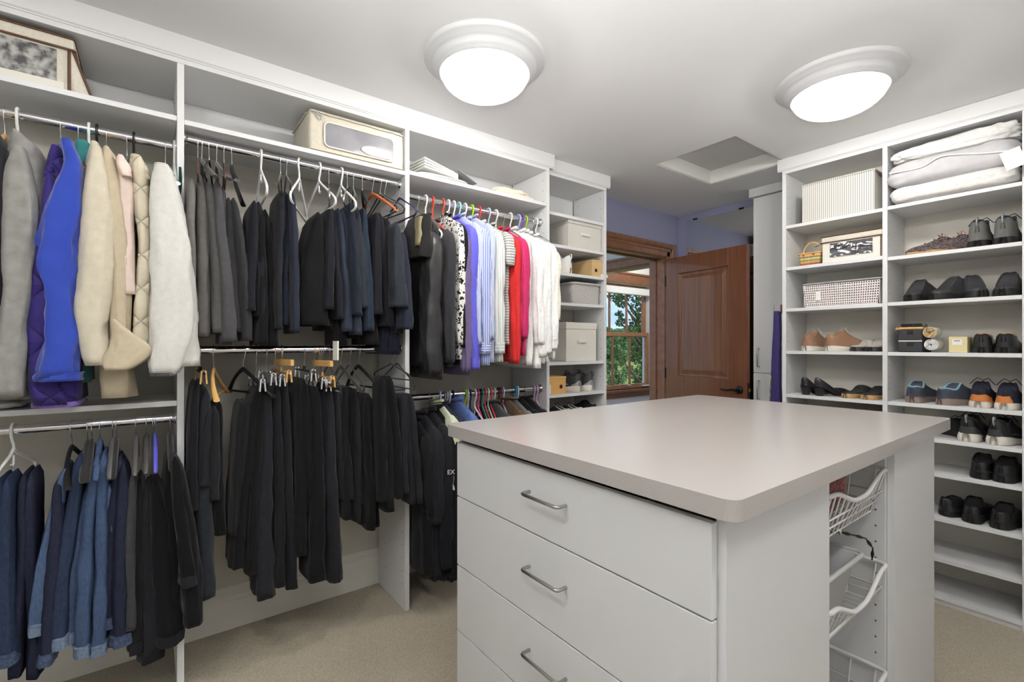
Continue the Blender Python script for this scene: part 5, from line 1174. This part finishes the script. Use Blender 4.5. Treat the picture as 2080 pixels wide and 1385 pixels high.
# perforated plastic basket
xa = onY(1631, 600, y)[0]; xb = onY(1788, 600, y)[0]; zt = onY(1632, 577, y)[1]; zb = 1.5205
t = thing('perforated_basket', 'white perforated plastic basket with pink contents and a grey lid', 'basket', ((xa+xb)/2, y + .13, zb))
M_PERF = mat('white_perforated_plastic', (234, 228, 226), .4); _N = M_PERF.node_tree.nodes; _L = M_PERF.node_tree.links
m = MB(); nx, nz = 34, 9; x0b, x1b = xa + .012, xb - .012
def bpt(u, v, dy): return (lerp(lerp(x0b, xa, v), lerp(x1b, xb, v), u), y + .006*(1-v) + dy, lerp(zb + .008, zt - .012, v))
hx = .30
for i in range(nx):           # front wall as a grid with square openings
    for j in range(nz):
        u0, u1, v0, v1 = i/nx, (i+1)/nx, j/nz, (j+1)/nz; a0, a1 = lerp(u0, u1, .22), lerp(u0, u1, .78); b0, b1 = lerp(v0, v1, .22), lerp(v0, v1, .78)
        o = [bpt(u0, v0, 0), bpt(u1, v0, 0), bpt(u1, v1, 0), bpt(u0, v1, 0)]; q = [bpt(a0, b0, 0), bpt(a1, b0, 0), bpt(a1, b1, 0), bpt(a0, b1, 0)]; q2 = [bpt(a0, b0, .004), bpt(a1, b0, .004), bpt(a1, b1, .004), bpt(a0, b1, .004)]
        m.add(o + q + q2, [(0, 1, 5, 4), (1, 2, 6, 5), (2, 3, 7, 6), (3, 0, 4, 7), (4, 5, 9, 8), (5, 6, 10, 9), (6, 7, 11, 10), (7, 4, 8, 11)])
obj('perforated_front', m, M_PERF, t)
for (nm, b) in (('side_wall', (xa + .003, xa + .006, y + .006, y + .25, zb + .006, zt - .01)), ('side_wall', (xb - .006, xb - .003, y + .006, y + .25, zb + .006, zt - .01)), ('back_wall', (xa + .006, xb - .006, y + .247, y + .25, zb + .006, zt - .01)), ('floor_plate', (xa + .012, xb - .012, y + .006, y + .25, zb + .001, zb + .006))):
    pbox(t, nm, b, M_PERF, 0)
for k, (c, f0, f1) in enumerate((((150, 128, 130), .04, .18), ((190, 112, 124), .18, .40), ((180, 168, 146), .40, .52), ((140, 122, 126), .52, .66), ((184, 112, 140), .66, .96))):
    pbox(t, 'packed_item', (lerp(xa, xb, f0) + .004, lerp(xa, xb, f1) - .002, y + .022, y + .23, zb + .008, zt - .02), mat('packed_%d' % k, c, .7), .006)
m = MB(); m.tube([(a, b, zt - .004) for a, b in rrect(xa, xb, y, y + .255, .012, 4)], .005, 6, closed=True); obj('rim', m, mat('grey_lid', (176, 176, 176), .4), t); pbox(t, 'lid', (xa + .004, xb - .004, y + .004, y + .25, zt - .006, zt - .001), MATS['grey_lid'], .002)
pbox(t, 'paper_slip', (onY(1662, 603, y)[0] - .014, onY(1662, 603, y)[0] + .014, y - .0035, y - .0025, zb + .04, zb + .09), M_PAPER, 0)
# bedding stack on the right column
zb = 2.0365
F_BED = cloth('white_bedding', (206, 205, 203), rough=.85, bump=.2); F_BAG = mat('grey_white_nonwoven', (180, 179, 182), .7, noise=(30, (194, 193, 196), .3), bump=(30, .25)); F_MESH = mat('ribbed_pale_textile', (214, 216, 222), .8, bump=(220, .5, (1, 1, .1)))
x0, x1 = -.812, -.329
m = cushion(x0 - .0, x1, YS - .03, YSB - .01, zb, zb + .090, 41, 30, .26, .05, 9); tag(obj('folded_blanket', m, F_BED), 'white folded blanket at the bottom of the bedding stack', 'blanket')
t = thing('bedding_bag', 'grey white zipped bedding bag with a paper tag on the folded blanket', 'bag', ((x0+x1)/2, YS + .12, zb + .07))
m = cushion(x0 - .006, x1, YS - .045, YSB - .01, zb + .080, zb + .212, 42, 34, .26, .05, 8); obj('bag_body', m, F_BAG, t)
m = MB(); pts = []
for k in range(24):
    u = k/23; px_ = lerp(1806, 2050, u); py_ = interp([(0, 352), (.15, 346), (.28, 338), (.42, 318), (.6, 313), (.8, 311), (1, 306)], u)[0]; xx, zz = onY(px_, py_, YS - .05); pts.append((xx, YS - .049, zz))
m.tube(pts, .0035, 6); obj('zip', m, mat('white_zip', (240, 240, 240), .5), t)
xx, zz = onY(2058, 322, YS - .06); m = MB(); m.obox((xx, YS - .062, zz), (.032, 0, .008), (0, .0008, 0), (-.012, 0, .042)); obj('paper_tag', m, M_PAPER, t)
m = cushion(x0 + .002, x1, YS - .01, YSB - .02, zb + .205, zb + .300, 43, 34, .32, .10, 16, slump=lambda u: lerp(.72, 1.0, smooth01((u - .1)/.6))); tag(obj('rolled_duvet', m, F_BED), 'wrinkled white rolled duvet on top of the bedding stack', 'duvet')

# shoe care things on the third shelf of the right column
y = YS + .03; zb = 1.2585
xa, _ = onY(1824, 700, y); xb, _ = onY(1873, 700, y)
M_CHARC = mat('charcoal_card', (52, 52, 56), .6)
t = thing('drawer_box', 'small charcoal two drawer box with tab pulls among the shoes', 'box', ((xa+xb)/2, y + .08, zb)); pbox(t, 'case', (xa, xb, y + .004, y + .18, zb, zb + .118), M_CHARC, .002)
for k in range(2):
    d = pbox(t, 'drawer', (xa + .002, xb - .002, y, y + .004, zb + .003 + k*.060, zb + .055 + k*.060), M_CHARC, .0015); pbox(d, 'pull_tab', ((xa+xb)/2 - .012, (xa+xb)/2 + .014, y - .002, y, zb + .034 + k*.060, zb + .053 + k*.060), M_INK, .001)
pbox(t, 'pale_edge', (xa + .001, xb - .001, y + .0005, y + .004, zb + .056, zb + .061), M_PAPER, 0)
for k, (px_, w_, lb) in enumerate(((1846, .030, 'wooden shoe brush with long black bristles, left one on the charcoal box'), (1868, .022, 'wooden shoe brush with black bristles, right one on the charcoal box'))):
    xx = onY(px_, 655, y + .05)[0]; t = thing('shoe_brush', lb, 'brush', (xx, y + .06, zb + .119), group='shoe brushes on the charcoal box')
    pbox(t, 'wooden_back', (xx - w_, xx + w_, y + .01, y + .12, zb + .119, zb + .131), M_WOODHANGER, .005); pbox(t, 'bristles', (xx - w_*.85, xx + w_*.85, y + .014, y + .115, zb + .1315, zb + .150), M_BLACKVELVET, .003)
xx = onY(1826, 660, y + .03)[0]; m = MB(); m.loft([[(xx - .012 + .024*(k in (1, 2)), y + .01 + .02*(k > 1), zb + .119) for k in range(4)], [(xx - .010 + .020*(k in (1, 2)), y + .012 + .016*(k > 1), zb + .130) for k in range(4)]]); tag(obj('shoe_cream_pad', m, mat('tan_leather_pad', (196, 130, 78), .5), bevel=.003), 'small tan polishing pad at the left end of the charcoal box', 'pad')
def roll(label, px_, py_, r0, r1, c_out, c_rim, zc=None):
    xx, zz = onY(px_, py_, y); t = thing('adhesive_roll', label, 'roll', (xx, y + .06, zz - r1), group='lint roller refills between boxes')
    m = MB(); m.lathe([(r0, 0), (r1, 0), (r1, .12), (r0, .12), (r0, 0)], (xx, y + .002, zz), 28, 'y', smooth=False); obj('paper_roll', m, c_out, t)
    m = MB(); m.lathe([(r0, 0), (r0 + (r1-r0)*.85, 0)], (xx, y + .001, zz), 28, 'y'); obj('end_face', m, c_rim, t)
roll('lint roller refill with a tan cardboard rim, upper of the two rolls', 1888, 675, .017, .027, M_PAPER, M_TANCARD); roll('white lint roller refill with a silver core, lower of the two rolls', 1891, 700, .018, .028, M_PAPER, M_WHITEPLASTIC)
xa, _ = onY(1927, 695, y); xb, _ = onY(1965, 695, y); t = thing('card_box', 'pale yellow cardboard box with a white label beside black dress shoes', 'box', ((xa+xb)/2, y + .06, zb)); pbox(t, 'body', (xa, xb, y, y + .12, zb, zb + .078), mat('pale_yellow_card', (222, 208, 160), .7), .002)
l = pbox(t, 'label', (xa + .013, xb - .018, y - .001, y, zb + .038, zb + .066), M_PAPER, 0); pbox(l, 'print_line', (xa + .02, xb - .026, y - .0015, y - .001, zb + .056, zb + .060), mat('grey_ink', (120, 120, 120), .7), 0)
xa = onY(1640, 826, YS + .01)[0]; t = thing('flat_box', 'flat red and black box just above the worktop edge', 'box', (-1.0, YS + .14, .8265)); pbox(t, 'black_base', (xa, -.846, YS + .01, YS + .27, .8265, .872), mat('black_card', (30, 26, 28), .5), .003); pbox(t, 'red_lid', (xa + .12, -.846, YS + .006, YS + .275, .8725, .905), mat('red_card', (176, 40, 36), .5), .003)

# bundle in the upper wire basket, grey bin and chain hanger in the middle one
m = cushion(-.90, -.512, BY0 + .03, BY1 - .20, .776, .962, 51, 30, .62, .07, 7)
F_RED = mat('dark_red_sequins', (96, 22, 28), .45, noise=(150, (150, 84, 88), .09), bump=(120, .8)); tag(obj('red_bundle', m, F_RED), 'dark red speckled bundle lying in the upper wire basket', 'bundle')
t = thing('plastic_bin', 'light grey plastic bin standing in the middle wire basket', 'bin', (-.72, 1.55, .489)); GB = mat('light_grey_plastic', (196, 197, 198), .4)
m = MB(); m.loft([[(a, b, z) for a, b in rrect(-.93 + k, -.505 - k*2.2, BY0 + .04 + k, 1.70 - k*1.2, .02, 4)] for z, k in ((.490, .03), (.66, .006), (.672, .0))] + [[(a, b, z) for a, b in rrect(-.93 + k, -.505 - k, BY0 + .04 + k, 1.70 - k, .02, 4)] for z, k in ((.672, .008), (.50, .04))], True, True); obj('bin_shell', m, GB, t)
m = MB(); m.tube([(a, b, .672) for a, b in rrect(-.932, -.503, BY0 + .038, 1.702, .02, 4)], .007, 8, closed=True); obj('bin_rim', m, GB, t)
t = thing('chain_hanger', 'black and silver linked multi hanger lying across the middle basket', 'hanger', (-.56, 1.66, .69))
pts = [(-.60, 1.50, .70), (-.585, 1.56, .715), (-.57, 1.61, .745), (-.545, 1.65, .735), (-.53, 1.70, .72), (-.515, 1.76, .70), (-.505, 1.79, .665), (-.51, 1.80, .625)]
m = MB(); m.tube(pts, .0022, 6); obj('chain_wire', m, M_BLACKPLASTIC, t)
for k in range(len(pts) - 1):
    p = (Vector(pts[k]) + Vector(pts[k+1]))/2; d = (Vector(pts[k+1]) - Vector(pts[k]))*.28; m = MB(); m.tube([p - d, p, p + d], [.003, .0055, .003], 6); obj('link', m, M_BLACKPLASTIC, t)
m = MB(); m.lathe([(.0, 0), (.012, 0), (.012, .004), (.0, .004)], (-.545, 1.645, .74), 16, 'x'); obj('silver_disc', m, M_CHROME, t)

# purple scarf and tie rack on the side of the shoe shelves
t = thing('purple_scarf', 'purple scarf with a yellow floral edge hanging beside the shoe shelves', 'scarf', (-1.40, YS + .02, .9)); 
F_SCARF = cloth('purple_silk', (56, 46, 96), (66, 55, 110), rough=.6)
def ypiece(outl, Y, a, seed, **kw):
    prof = []
    for (py, l, r_) in outl:
        xl, zl = onY(l, py, Y); xr, zr_ = onY(r_, py, Y); prof.append(((zl+zr_)/2, (xl+xr)/2, Y + a*.6, abs(xr-xl)/2, a))
    return drape(MB(), prof, seed, **kw)
obj('drape', ypiece([(632, 1571, 1584), (660, 1570, 1585), (740, 1567, 1586), (800, 1563, 1586), (880, 1560, 1586)], YS + .06, .02, 5, amp=.08), F_SCARF, t)
m = MB(); rd = random.Random(3)
for k in range(34):
    py_ = 765 + k*1.7 + rd.uniform(-1, 1); xx, zz = onY(1565.5 - (py_-765)*.03 + rd.uniform(-1.2, 1.8), py_, YS + .055); m.add([(xx - .004, YS + .0515, zz - .003), (xx + .004, YS + .0515, zz - .004), (xx + .003, YS + .0515, zz + .004), (xx - .003, YS + .0515, zz + .003)], [(0, 1, 2, 3)])
o = obj('floral_print', m, mat('yellow_print', (190, 196, 120), .8), t); o['kind'] = 'stuff'
t = thing('scarf_hook', 'small chrome hook with a dark red wooden block on the shelf side', 'hook', (-1.37, YS + .03, 1.5))
xx, zz = onY(1575, 622, YS + .06); m = MB(); m.tube([(xx - .006, YS + .06, zz - .035), (xx - .008, YS + .055, zz - .01), (xx - .004, YS + .05, zz + .02), (xx + .002, YS + .055, zz + .028)], .003, 6); m.tube([(xx - .006, YS + .06, zz - .035), (SX[0] - .012, YS + .06, zz - .035)], .003, 6); obj('hook', m, M_CHROME, t)
pbox(t, 'wooden_block', (SX[0] - .035, SX[0] - .0115, YS + .03, YS + .05, onY(1583, 638, YS + .04)[1], onY(1583, 619, YS + .04)[1]), mat('mahogany', (104, 48, 40), .4), .002)
xq = onX(0, 820, -2.25)[0]; m = cushion(-2.40, -2.20, xq - .12, onX(56, 820, -2.25)[0], 1.0905, 1.118, 61, 18, .5, .12, 12); tag(obj('folded_bag', m, mat('frosted_film2', (206, 202, 196), .2, coat=.4, noise=(20, (226, 224, 220), .2))), 'crumpled clear plastic bag on the shelf below the grey sweatshirt', 'bag')
# ---------------------------------------------------------------- shoes
PLAN = [(0, 0), (.012, .30), (.04, .54), (.09, .70), (.18, .78), (.33, .75), (.48, .80), (.66, .98), (.78, 1.0), (.88, .84), (.95, .56), (.985, .30), (1, 0)]
def plan(s, point=0):
    w = interp(PLAN, s)[0]
    return max(0, w*(1 - point*max(0, s - .55)/.45*.55))
SHOE_MESH = {}
def shoe(label, group, style, loc, yaw, L=.27, mats=None, mirror=1, name='shoe'):
    """style keys: W half width, sole=(heel thickness, toe thickness), top=[(s, height)], open=(s0, s1, share), arch, heel_block, point, laces, loop, mid"""
    W = style.get('W', .046); hs, ts = style.get('sole', (.025, .018)); top = style['top']; o0, o1, og = style.get('open', (.05, .42, .72)); arch = style.get('arch', 0); pt = style.get('point', 0)
    t = thing(name, label, 'shoe', loc, R(yaw), group)
    n = 30; S = [.5 - .5*math.cos(math.pi*i/n) for i in range(n + 1)]
    S[0] = .004; S[-1] = .996
    lift = lambda s: arch*(1 - smooth01(s/.62))
    th = lambda s: lerp(hs, ts, smooth01(s/.6))*(1 - .25*smooth01((s - .85)/.15))
    key = (id(style), round(L, 3), mirror)
    if key not in SHOE_MESH:
        d = {}
        off = lambda s: mirror*.006*math.sin(math.pi*s)       # slight inward curve
        # sole
        m = MB(); flare = style.get('flare', .003)
        ring = lambda z, k: [(s*L, off(s) + (plan(s, pt)*W + k), z(s)) for s in S] + [(s*L, off(s) - (plan(s, pt)*W + k), z(s)) for s in reversed(S)]
        spring = lambda s: .010*smooth01((s - .75)/.25)
        m.loft([ring(lambda s: lift(s) + spring(s), flare*.4), ring(lambda s: lift(s) + spring(s) + .003, flare), ring(lambda s: lift(s) + th(s)*.6 + spring(s), flare), ring(lambda s: lift(s) + th(s) + spring(s)*.6, flare*.3)]); d['sole'] = m
        zb = lambda s: lift(s) + th(s)*.93 + spring(s)*.6
        T = lambda s: max(interp(top, s)[0] + lift(s), zb(s) + .004)
        def g(s):
            if s <= o0 or s >= o1: return 0
            u = (s - o0)/(o1 - o0); return plan(s, pt)*W*og*min(1, math.sin(math.pi*u)**.55)
        m = MB(); rows = []
        q = 9
        for s in S:
            w = plan(s, pt)*W*.97; gg = g(s); tt = T(s); row = []
            for j in range(q + 1):
                f = math.pi/2*j/q; row.append((s*L, off(s) + gg + (w - gg)*math.cos(f)**.75, zb(s) + (tt - zb(s))*math.sin(f)**.85))
            left = [(a, 2*off(s) - b, c) for a, b, c in reversed(row)]
            rows.append(row + left)
        m.loft(rows, True, True, closed=False); d['upper'] = m
        m = MB(); rows = []
        for s in [lerp(o0 + .004, o1 - .004, k/16) for k in range(17)]:
            gg = max(g(s), .0008); tt = T(s); zi = zb(s) + .006
            rows.append([(s*L, off(s) + gg*k_, lerp(zi, tt - .0003, v)) for k_, v in ((1.0, 1), (.98, .6), (.94, .2), (.6, 0), (-.6, 0), (-.94, .2), (-.98, .6), (-1.0, 1))])
        m.loft(rows, False, False, closed=False); d['lining'] = m
        m = MB(); path = [(s*L, off(s) + g(s), T(s)) for s in [lerp(o0 + .002, o1 - .002, k/18) for k in range(19)]]; path += [(a, 2*off(a/L) - b, c) for a, b, c in reversed(path)]
        m.tube(path, style.get('collar_r', .0028), 6, closed=True); d['collar'] = m
        if style.get('laces'):
            m = MB()
            for k in range(style['laces']):
                s = lerp(o1 - .10, min(o1 + .22, .66), k/max(1, style['laces'] - 1)); z = T(s) + .002 if s > o1 else T(s) + .004; w = plan(s)*W*.42
                m.tube([(s*L, off(s) - w, z - .005), (s*L + .004, off(s), z + .003), (s*L, off(s) + w, z - .005)], .0022, 5)
            s = o1 - .06; z = T(s) + .008
            for sg in (-1, 1): m.tube([(s*L, off(s), z), (s*L + .01, off(s) + sg*.02, z + .012), (s*L - .004, off(s) + sg*.03, z), (s*L, off(s) + sg*.045, z - .02)], .0018, 5)
            d['laces'] = m
        if style.get('heel_block'):
            hb = style['heel_block']; m = MB(); m.loft([[(x, y, 0) for x, y in rrect(.010, .010 + hb, -W*.42, W*.42, .008, 3)], [(x, y, arch*.95) for x, y in rrect(.002, .002 + hb*1.5, -W*.66, W*.66, .01, 3)]]); d['heel'] = m
        if style.get('loop'):
            m = MB(); z = T(.05); m.tube([(.006, 0, z - .03), (-.004, 0, z - .01), (-.003, 0, z + .012), (.008, 0, z + .014), (.014, 0, z - .005)], .0042, 6); d['heel_loop'] = m
        if style.get('counter'):   # heel patch
            m = MB(); rows = []
            for s in [.002, .012, .03, .06, .10, .15, .20]:
                w = plan(s, pt)*W*.97 + .0016; tt = lerp(zb(s), T(s), style['counter']*(1 - s*1.2)); row = [(s*L - .0016, off(s) + w*(1 - .16*v*v), lerp(zb(s) + .001, tt, v)) for v in (0, .33, .66, 1)]
                rows.append(row)
            rows2 = [[(a, 2*off(0) - b, c) for a, b, c in r] for r in rows]
            m.loft(list(reversed(rows2)) + rows, False, False, closed=False); d['heel_patch'] = m
        if style.get('stripe'):
            m = MB()
            for sg in (-1, 1):
                rows = []
                for s in [lerp(.28, .62, k/8) for k in range(9)]:
                    w = plan(s)*W*.97; z0 = lerp(zb(s), T(s), .18); z1 = lerp(zb(s), T(s), .5); rows.append([(s*L, off(s) + sg*(w*math.cos(.25)**.75 + .0016), z0), (s*L + .012, off(s) + sg*(w*math.cos(.55)**.75 + .0012), z1)])
                m.loft(rows, False, False, closed=False)
            d['side_patch'] = m
        SHOE_MESH[key] = {k: (obj_mesh(k, v)) for k, v in d.items()}
    for k, (me, org) in SHOE_MESH[key].items():
        me_ = me
        o = bpy.data.objects.new(k, me_); COL.objects.link(o); o.parent = t; o.location = org
        sl = mats.get(k, mats.get('upper'))
        if me_.materials and me_.materials[0] is not sl:
            o.material_slots[0].link = 'OBJECT'; o.material_slots[0].material = sl
        elif not me_.materials: me_.materials.append(sl)
    return t
def obj_mesh(name, mb):
    me = bpy.data.meshes.new(name); vs = mb.v; xs = [p[0] for p in vs]; ys = [p[1] for p in vs]; zs = [p[2] for p in vs]
    org = Vector(((min(xs)+max(xs))/2, (min(ys)+max(ys))/2, (min(zs)+max(zs))/2))
    me.from_pydata([tuple(Vector(p) - org) for p in vs], [], mb.f); me.polygons.foreach_set('use_smooth', mb.sm); me.update(); return me, org
LEB = mat('black_shoe_leather', (40, 40, 42), .24, spec=.5, bump=(60, .08)); LEM = mat('black_matte_rubber', (58, 58, 60), .5, bump=(90, .1)); LIN = mat('dark_lining', (12, 12, 13), .95); RUBB = mat('black_rubber_sole', (30, 30, 31), .6)
RUBW = mat('white_rubber_sole', (222, 216, 204), .6); RUBT = mat('tan_cork_sole', (176, 140, 92), .75, noise=(80, (196, 160, 112), .25)); RUBG = mat('taupe_rubber_sole', (142, 126, 116), .6); GUM = mat('gum_sole', (186, 132, 84), .6)
SUB = mat('brown_suede', (152, 118, 94), .9, bump=(160, .2)); SUN = mat('slate_suede', (62, 66, 78), .9, noise=(30, (74, 78, 92), .3), bump=(160, .2)); SUD = mat('charcoal_suede', (52, 52, 56), .9, bump=(160, .2)); TEALL = mat('teal_lining', (74, 118, 138), .85); SKY = mat('sky_collar', (128, 168, 186), .8)
ORL = mat('orange_leather', (206, 126, 66), .5, bump=(60, .1)); NAVM = mat('navy_mesh', (38, 40, 56), .8, bump=(200, .5)); TANL = mat('tan_leather_insole', (186, 142, 92), .6); GRL = mat('grey_nubuck', (98, 98, 96), .8, bump=(120, .2)); TAUPE = mat('taupe_nubuck', (150, 132, 112), .8); KNIT = mat('brown_dotted_knit', (50, 42, 46), .9, noise=(170, (120, 108, 106), .1)); CREAMF = mat('cream_footbed', (196, 176, 162), .8)
WHT = mat('white_shoe_mesh', (224, 226, 224), .7, bump=(160, .3)); LIGHTB = mat('pale_blue_sole', (150, 186, 206), .5); GREYS_ = mat('silver_grey_strap', (186, 182, 174), .7); SILV = mat('reflective_grey', (150, 152, 154), .35, .4)
ST_CLOG = dict(W=.049, sole=(.034, .024), top=[(0, .044), (.1, .047), (.22, .058), (.40, .112), (.46, .118), (.58, .106), (.7, .086), (.85, .070), (1, .042)], open=(.02, .48, .86), collar_r=.004)
ST_LOAF = dict(W=.046, sole=(.028, .014), top=[(0, .085), (.06, .092), (.2, .080), (.36, .090), (.5, .078), (.7, .060), (.88, .050), (1, .030)], open=(.03, .42, .80), counter=.45)
ST_CLOGB = dict(W=.047, sole=(.034, .026), top=[(0, .078), (.06, .084), (.2, .078), (.34, .108), (.5, .092), (.7, .070), (.88, .058), (1, .036)], open=(.025, .42, .84), collar_r=.005, counter=.3)
ST_SNEAK = dict(W=.046, sole=(.032, .022), top=[(0, .088), (.05, .098), (.18, .084), (.34, .118), (.42, .112), (.6, .082), (.8, .060), (1, .034)], open=(.03, .42, .78), laces=5, collar_r=.0045, counter=.55, flare=.005)
ST_RUN = dict(W=.046, sole=(.042, .024), top=[(0, .105), (.05, .118), (.18, .098), (.34, .120), (.42, .112), (.6, .084), (.8, .060), (1, .036)], open=(.03, .42, .76), laces=5, collar_r=.005, counter=.5, flare=.007, loop=True, stripe=True)
ST_HIKE = dict(W=.049, sole=(.034, .026), top=[(0, .108), (.05, .128), (.18, .112), (.34, .136), (.42, .126), (.6, .092), (.8, .068), (1, .042)], open=(.03, .42, .78), laces=5, collar_r=.006, counter=.5, flare=.005, loop=True)
ST_PUMP = dict(W=.038, sole=(.008, .006), top=[(0, .052), (.06, .052), (.2, .040), (.45, .034), (.6, .048), (.75, .044), (1, .022)], open=(.03, .58, .84), arch=.055, heel_block=.034, point=.8, collar_r=.0016)
ST_SLIDE = dict(W=.046, sole=(.026, .020), top=[(0, .030), (.2, .030), (.4, .036), (.5, .066), (.62, .070), (.76, .056), (.9, .040), (1, .030)], open=(.02, .48, .88), collar_r=.004)
ST_SLIP = dict(W=.044, sole=(.020, .016), top=[(0, .070), (.06, .076), (.2, .070), (.38, .088), (.5, .080), (.7, .058), (.88, .046), (1, .028)], open=(.03, .44, .78), collar_r=.004, laces=3)
BK = dict(upper=LEM, sole=RUBB, lining=LIN, collar=LEM); BKG = dict(upper=LEB, sole=RUBB, lining=LIN, collar=LIN)
def pair(style, mats, z, spots, labels, group, L=.27, name='shoe', on='Y', dep=.018):
    """spots = [(px of the heel centre, yaw)] on the far shelves"""
    for i, (px, yaw) in enumerate(spots):
        x, _ = onY(px, 700, YS + dep); shoe(labels[i], group, style, (x, YS + dep + .004, z + .0006), yaw, L, mats, 1 if i == 0 else -1, name)
two = lambda d, where='': ['left shoe of the %s' % d, 'right shoe of the %s' % d]
# right column
for i, (tp, ty) in enumerate(((1846, -28), (1886, -26))):
    x, _ = onY(tp, 700, YS + .03); a = R(218); L_ = .25
    shoe(['front', 'rear'][i] + ' shoe of the dark dotted knit slip-ons with tan soles', 'knit slip-on shoes', ST_SLIP, (x + L_*.74, YS + .04 + .17, ZC2[1] + .0006), 213, L_, dict(upper=KNIT, sole=RUBT, lining=CREAMF, collar=NAVM, laces=mat('pink_laces', (190, 110, 96), .8)), 1 - 2*i, 'slip_on_shoe')
pair(ST_HIKE, dict(upper=GRL, sole=RUBB, lining=LIN, collar=NAVM, laces=LIN, heel_loop=SILV, heel_patch=GRL), ZC2[1], [(1984, 88), (2036, 90)], two('grey hiking shoes on the upper right shelf'), 'grey hiking shoes', .29, 'hiking_shoe')
pair(ST_CLOG, BK, ZC2[2], [(1846, 76), (1892, 56)], two('black matte clogs nearer the column divider'), 'black clogs', .27, 'clog')
pair(ST_CLOG, BK, ZC2[2], [(1992, 112), (2034, 86)], two('black matte clogs at the right edge of the second shoe shelf'), 'black clogs', .27, 'clog')
pair(ST_LOAF, dict(upper=LEB, sole=RUBB, lining=TANL, collar=TANL, heel_patch=LEB), ZC2[3], [(1992, 88), (2038, 91)], two('black leather loafers with tan insoles'), 'black leather loafers', .29, 'loafer')
pair(ST_CLOGB, dict(upper=SUN, sole=RUBG, lining=TEALL, collar=SKY, heel_patch=SUN), ZC2[4], [(1852, 84), (1908, 64)], two('slate suede shoes with blue collars and taupe soles'), 'slate suede shoes', .28, 'suede_shoe')
pair(ST_SNEAK, dict(upper=NAVM, sole=RUBW, lining=NAVM, collar=NAVM, laces=LIN, heel_patch=ORL), ZC2[4], [(1986, 86), (2038, 88)], two('navy and orange leather sneakers with white soles'), 'orange sneakers', .28, 'sneaker')
pair(ST_RUN, dict(upper=LEB, sole=RUBW, lining=LIN, collar=LEM, laces=LIN, heel_loop=SILV, heel_patch=LEM, side_patch=LEM), ZC2[5], [(1962, 82), (2018, 78)], two('black sneakers with chunky white soles'), 'black and white sneakers', .28, 'sneaker')
pair(ST_CLOGB, BKG, ZC2[6], [(1986, 82), (2032, 84)], two('glossy black clogs on the shelf below the white soled sneakers'), 'glossy black clogs', .27, 'clog')
pair(ST_CLOGB, BKG, ZC2[7], [(1970, 84), (2024, 80)], two('glossy black work shoes on the lowest filled shelf'), 'glossy black work shoes', .27, 'work_shoe')
x, _ = onY(1912, 700, YS + .03); shoe('single black shoe half hidden by the corner of the island', None, ST_LOAF, (x, YS + .05, ZC2[7] + .0006), 60, .25, BKG, 1, 'loafer')
x, _ = onY(1890, 700, YS + .06); shoe('flat black shoe peeking out under the worktop corner', None, ST_SLIP, (x, YS + .24, ZC2[5] + .0006), -35, .25, BKG, 1, 'slip_on_shoe')
# left column
pair(ST_SNEAK, dict(upper=SUB, sole=RUBW, lining=CREAMF, collar=SUB, laces=RUBW, heel_patch=SUB), ZC1[3], [(1634, 74), (1678, 56)], two('brown suede sneakers with off white soles'), 'brown suede sneakers', .26, 'sneaker')
pair(ST_SLIDE, dict(upper=GREYS_, sole=LEM, lining=mat('pale_footbed', (206, 204, 196), .7), collar=GREYS_), ZC1[3], [(1734, 76), (1766, 86)], two('silver grey strap sandals with dark soles'), 'grey sandals', .24, 'sandal', dep=.03)
pair(ST_PUMP, dict(upper=LEB, sole=LEB, lining=LIN, collar=LEB, heel=LEB), ZC1[4], [(1630, 72), (1655, 56)], two('black leather block heel pumps'), 'black pumps', .23, 'pump')
pair(ST_SLIDE, dict(upper=SUD, sole=RUBT, lining=LIN, collar=SUD), ZC1[4], [(1716, 74), (1757, 84)], two('charcoal suede mules with tan cork soles'), 'charcoal mules', .26, 'mule')
# narrow section by the door
def lshoe(label, group, style, px, z, yaw, mats, L=.27, name='sneaker', dep=.03, mir=1):
    y, _ = onX(px, 700, XF3 - dep); shoe(label, group, style, (XF3 - dep, y, z + .0006), yaw, L, mats, mir, name)
lshoe('white running shoe beside the plain tan shoe box', None, ST_RUN, 1160, 1.755, 196, dict(upper=WHT, sole=RUBW, lining=WHT, collar=WHT, laces=WHT, heel_loop=WHT, heel_patch=WHT, side_patch=SILV), .26)
for i, px in enumerate((1180, 1204)):
    lshoe(['left', 'right'][i] + ' shoe of the black running shoes with thick white soles beside the orange box', 'black running shoes', ST_RUN, px, .984, 204, dict(upper=LEM, sole=RUBW, lining=LIN, collar=LEM, laces=LIN, heel_loop=LEM, heel_patch=SILV, side_patch=SILV), .27, mir=1 - 2*i)
for i, (px, st, mt_, nm, lb) in enumerate(((1128, ST_CLOG, dict(upper=LEM, sole=RUBB, lining=LIN, collar=SILV), 'sandal', 'black sandal with a grey strap just behind the worktop'), (1160, ST_SLIP, dict(upper=LEM, sole=RUBW, lining=LIN, collar=WHT), 'slip_on_shoe', 'black and white slip-on shoe behind the worktop, left one'), (1184, ST_SLIP, dict(upper=LEM, sole=RUBW, lining=LIN, collar=WHT), 'slip_on_shoe', 'black and white slip-on shoe behind the worktop, right one'), (1212, ST_CLOGB, BKG, 'loafer', 'glossy black shoe at the right end of the row behind the worktop'))):
    lshoe(lb, 'shoes on the shelf behind the worktop', st, px, .80, 200, mt_, .26, nm)
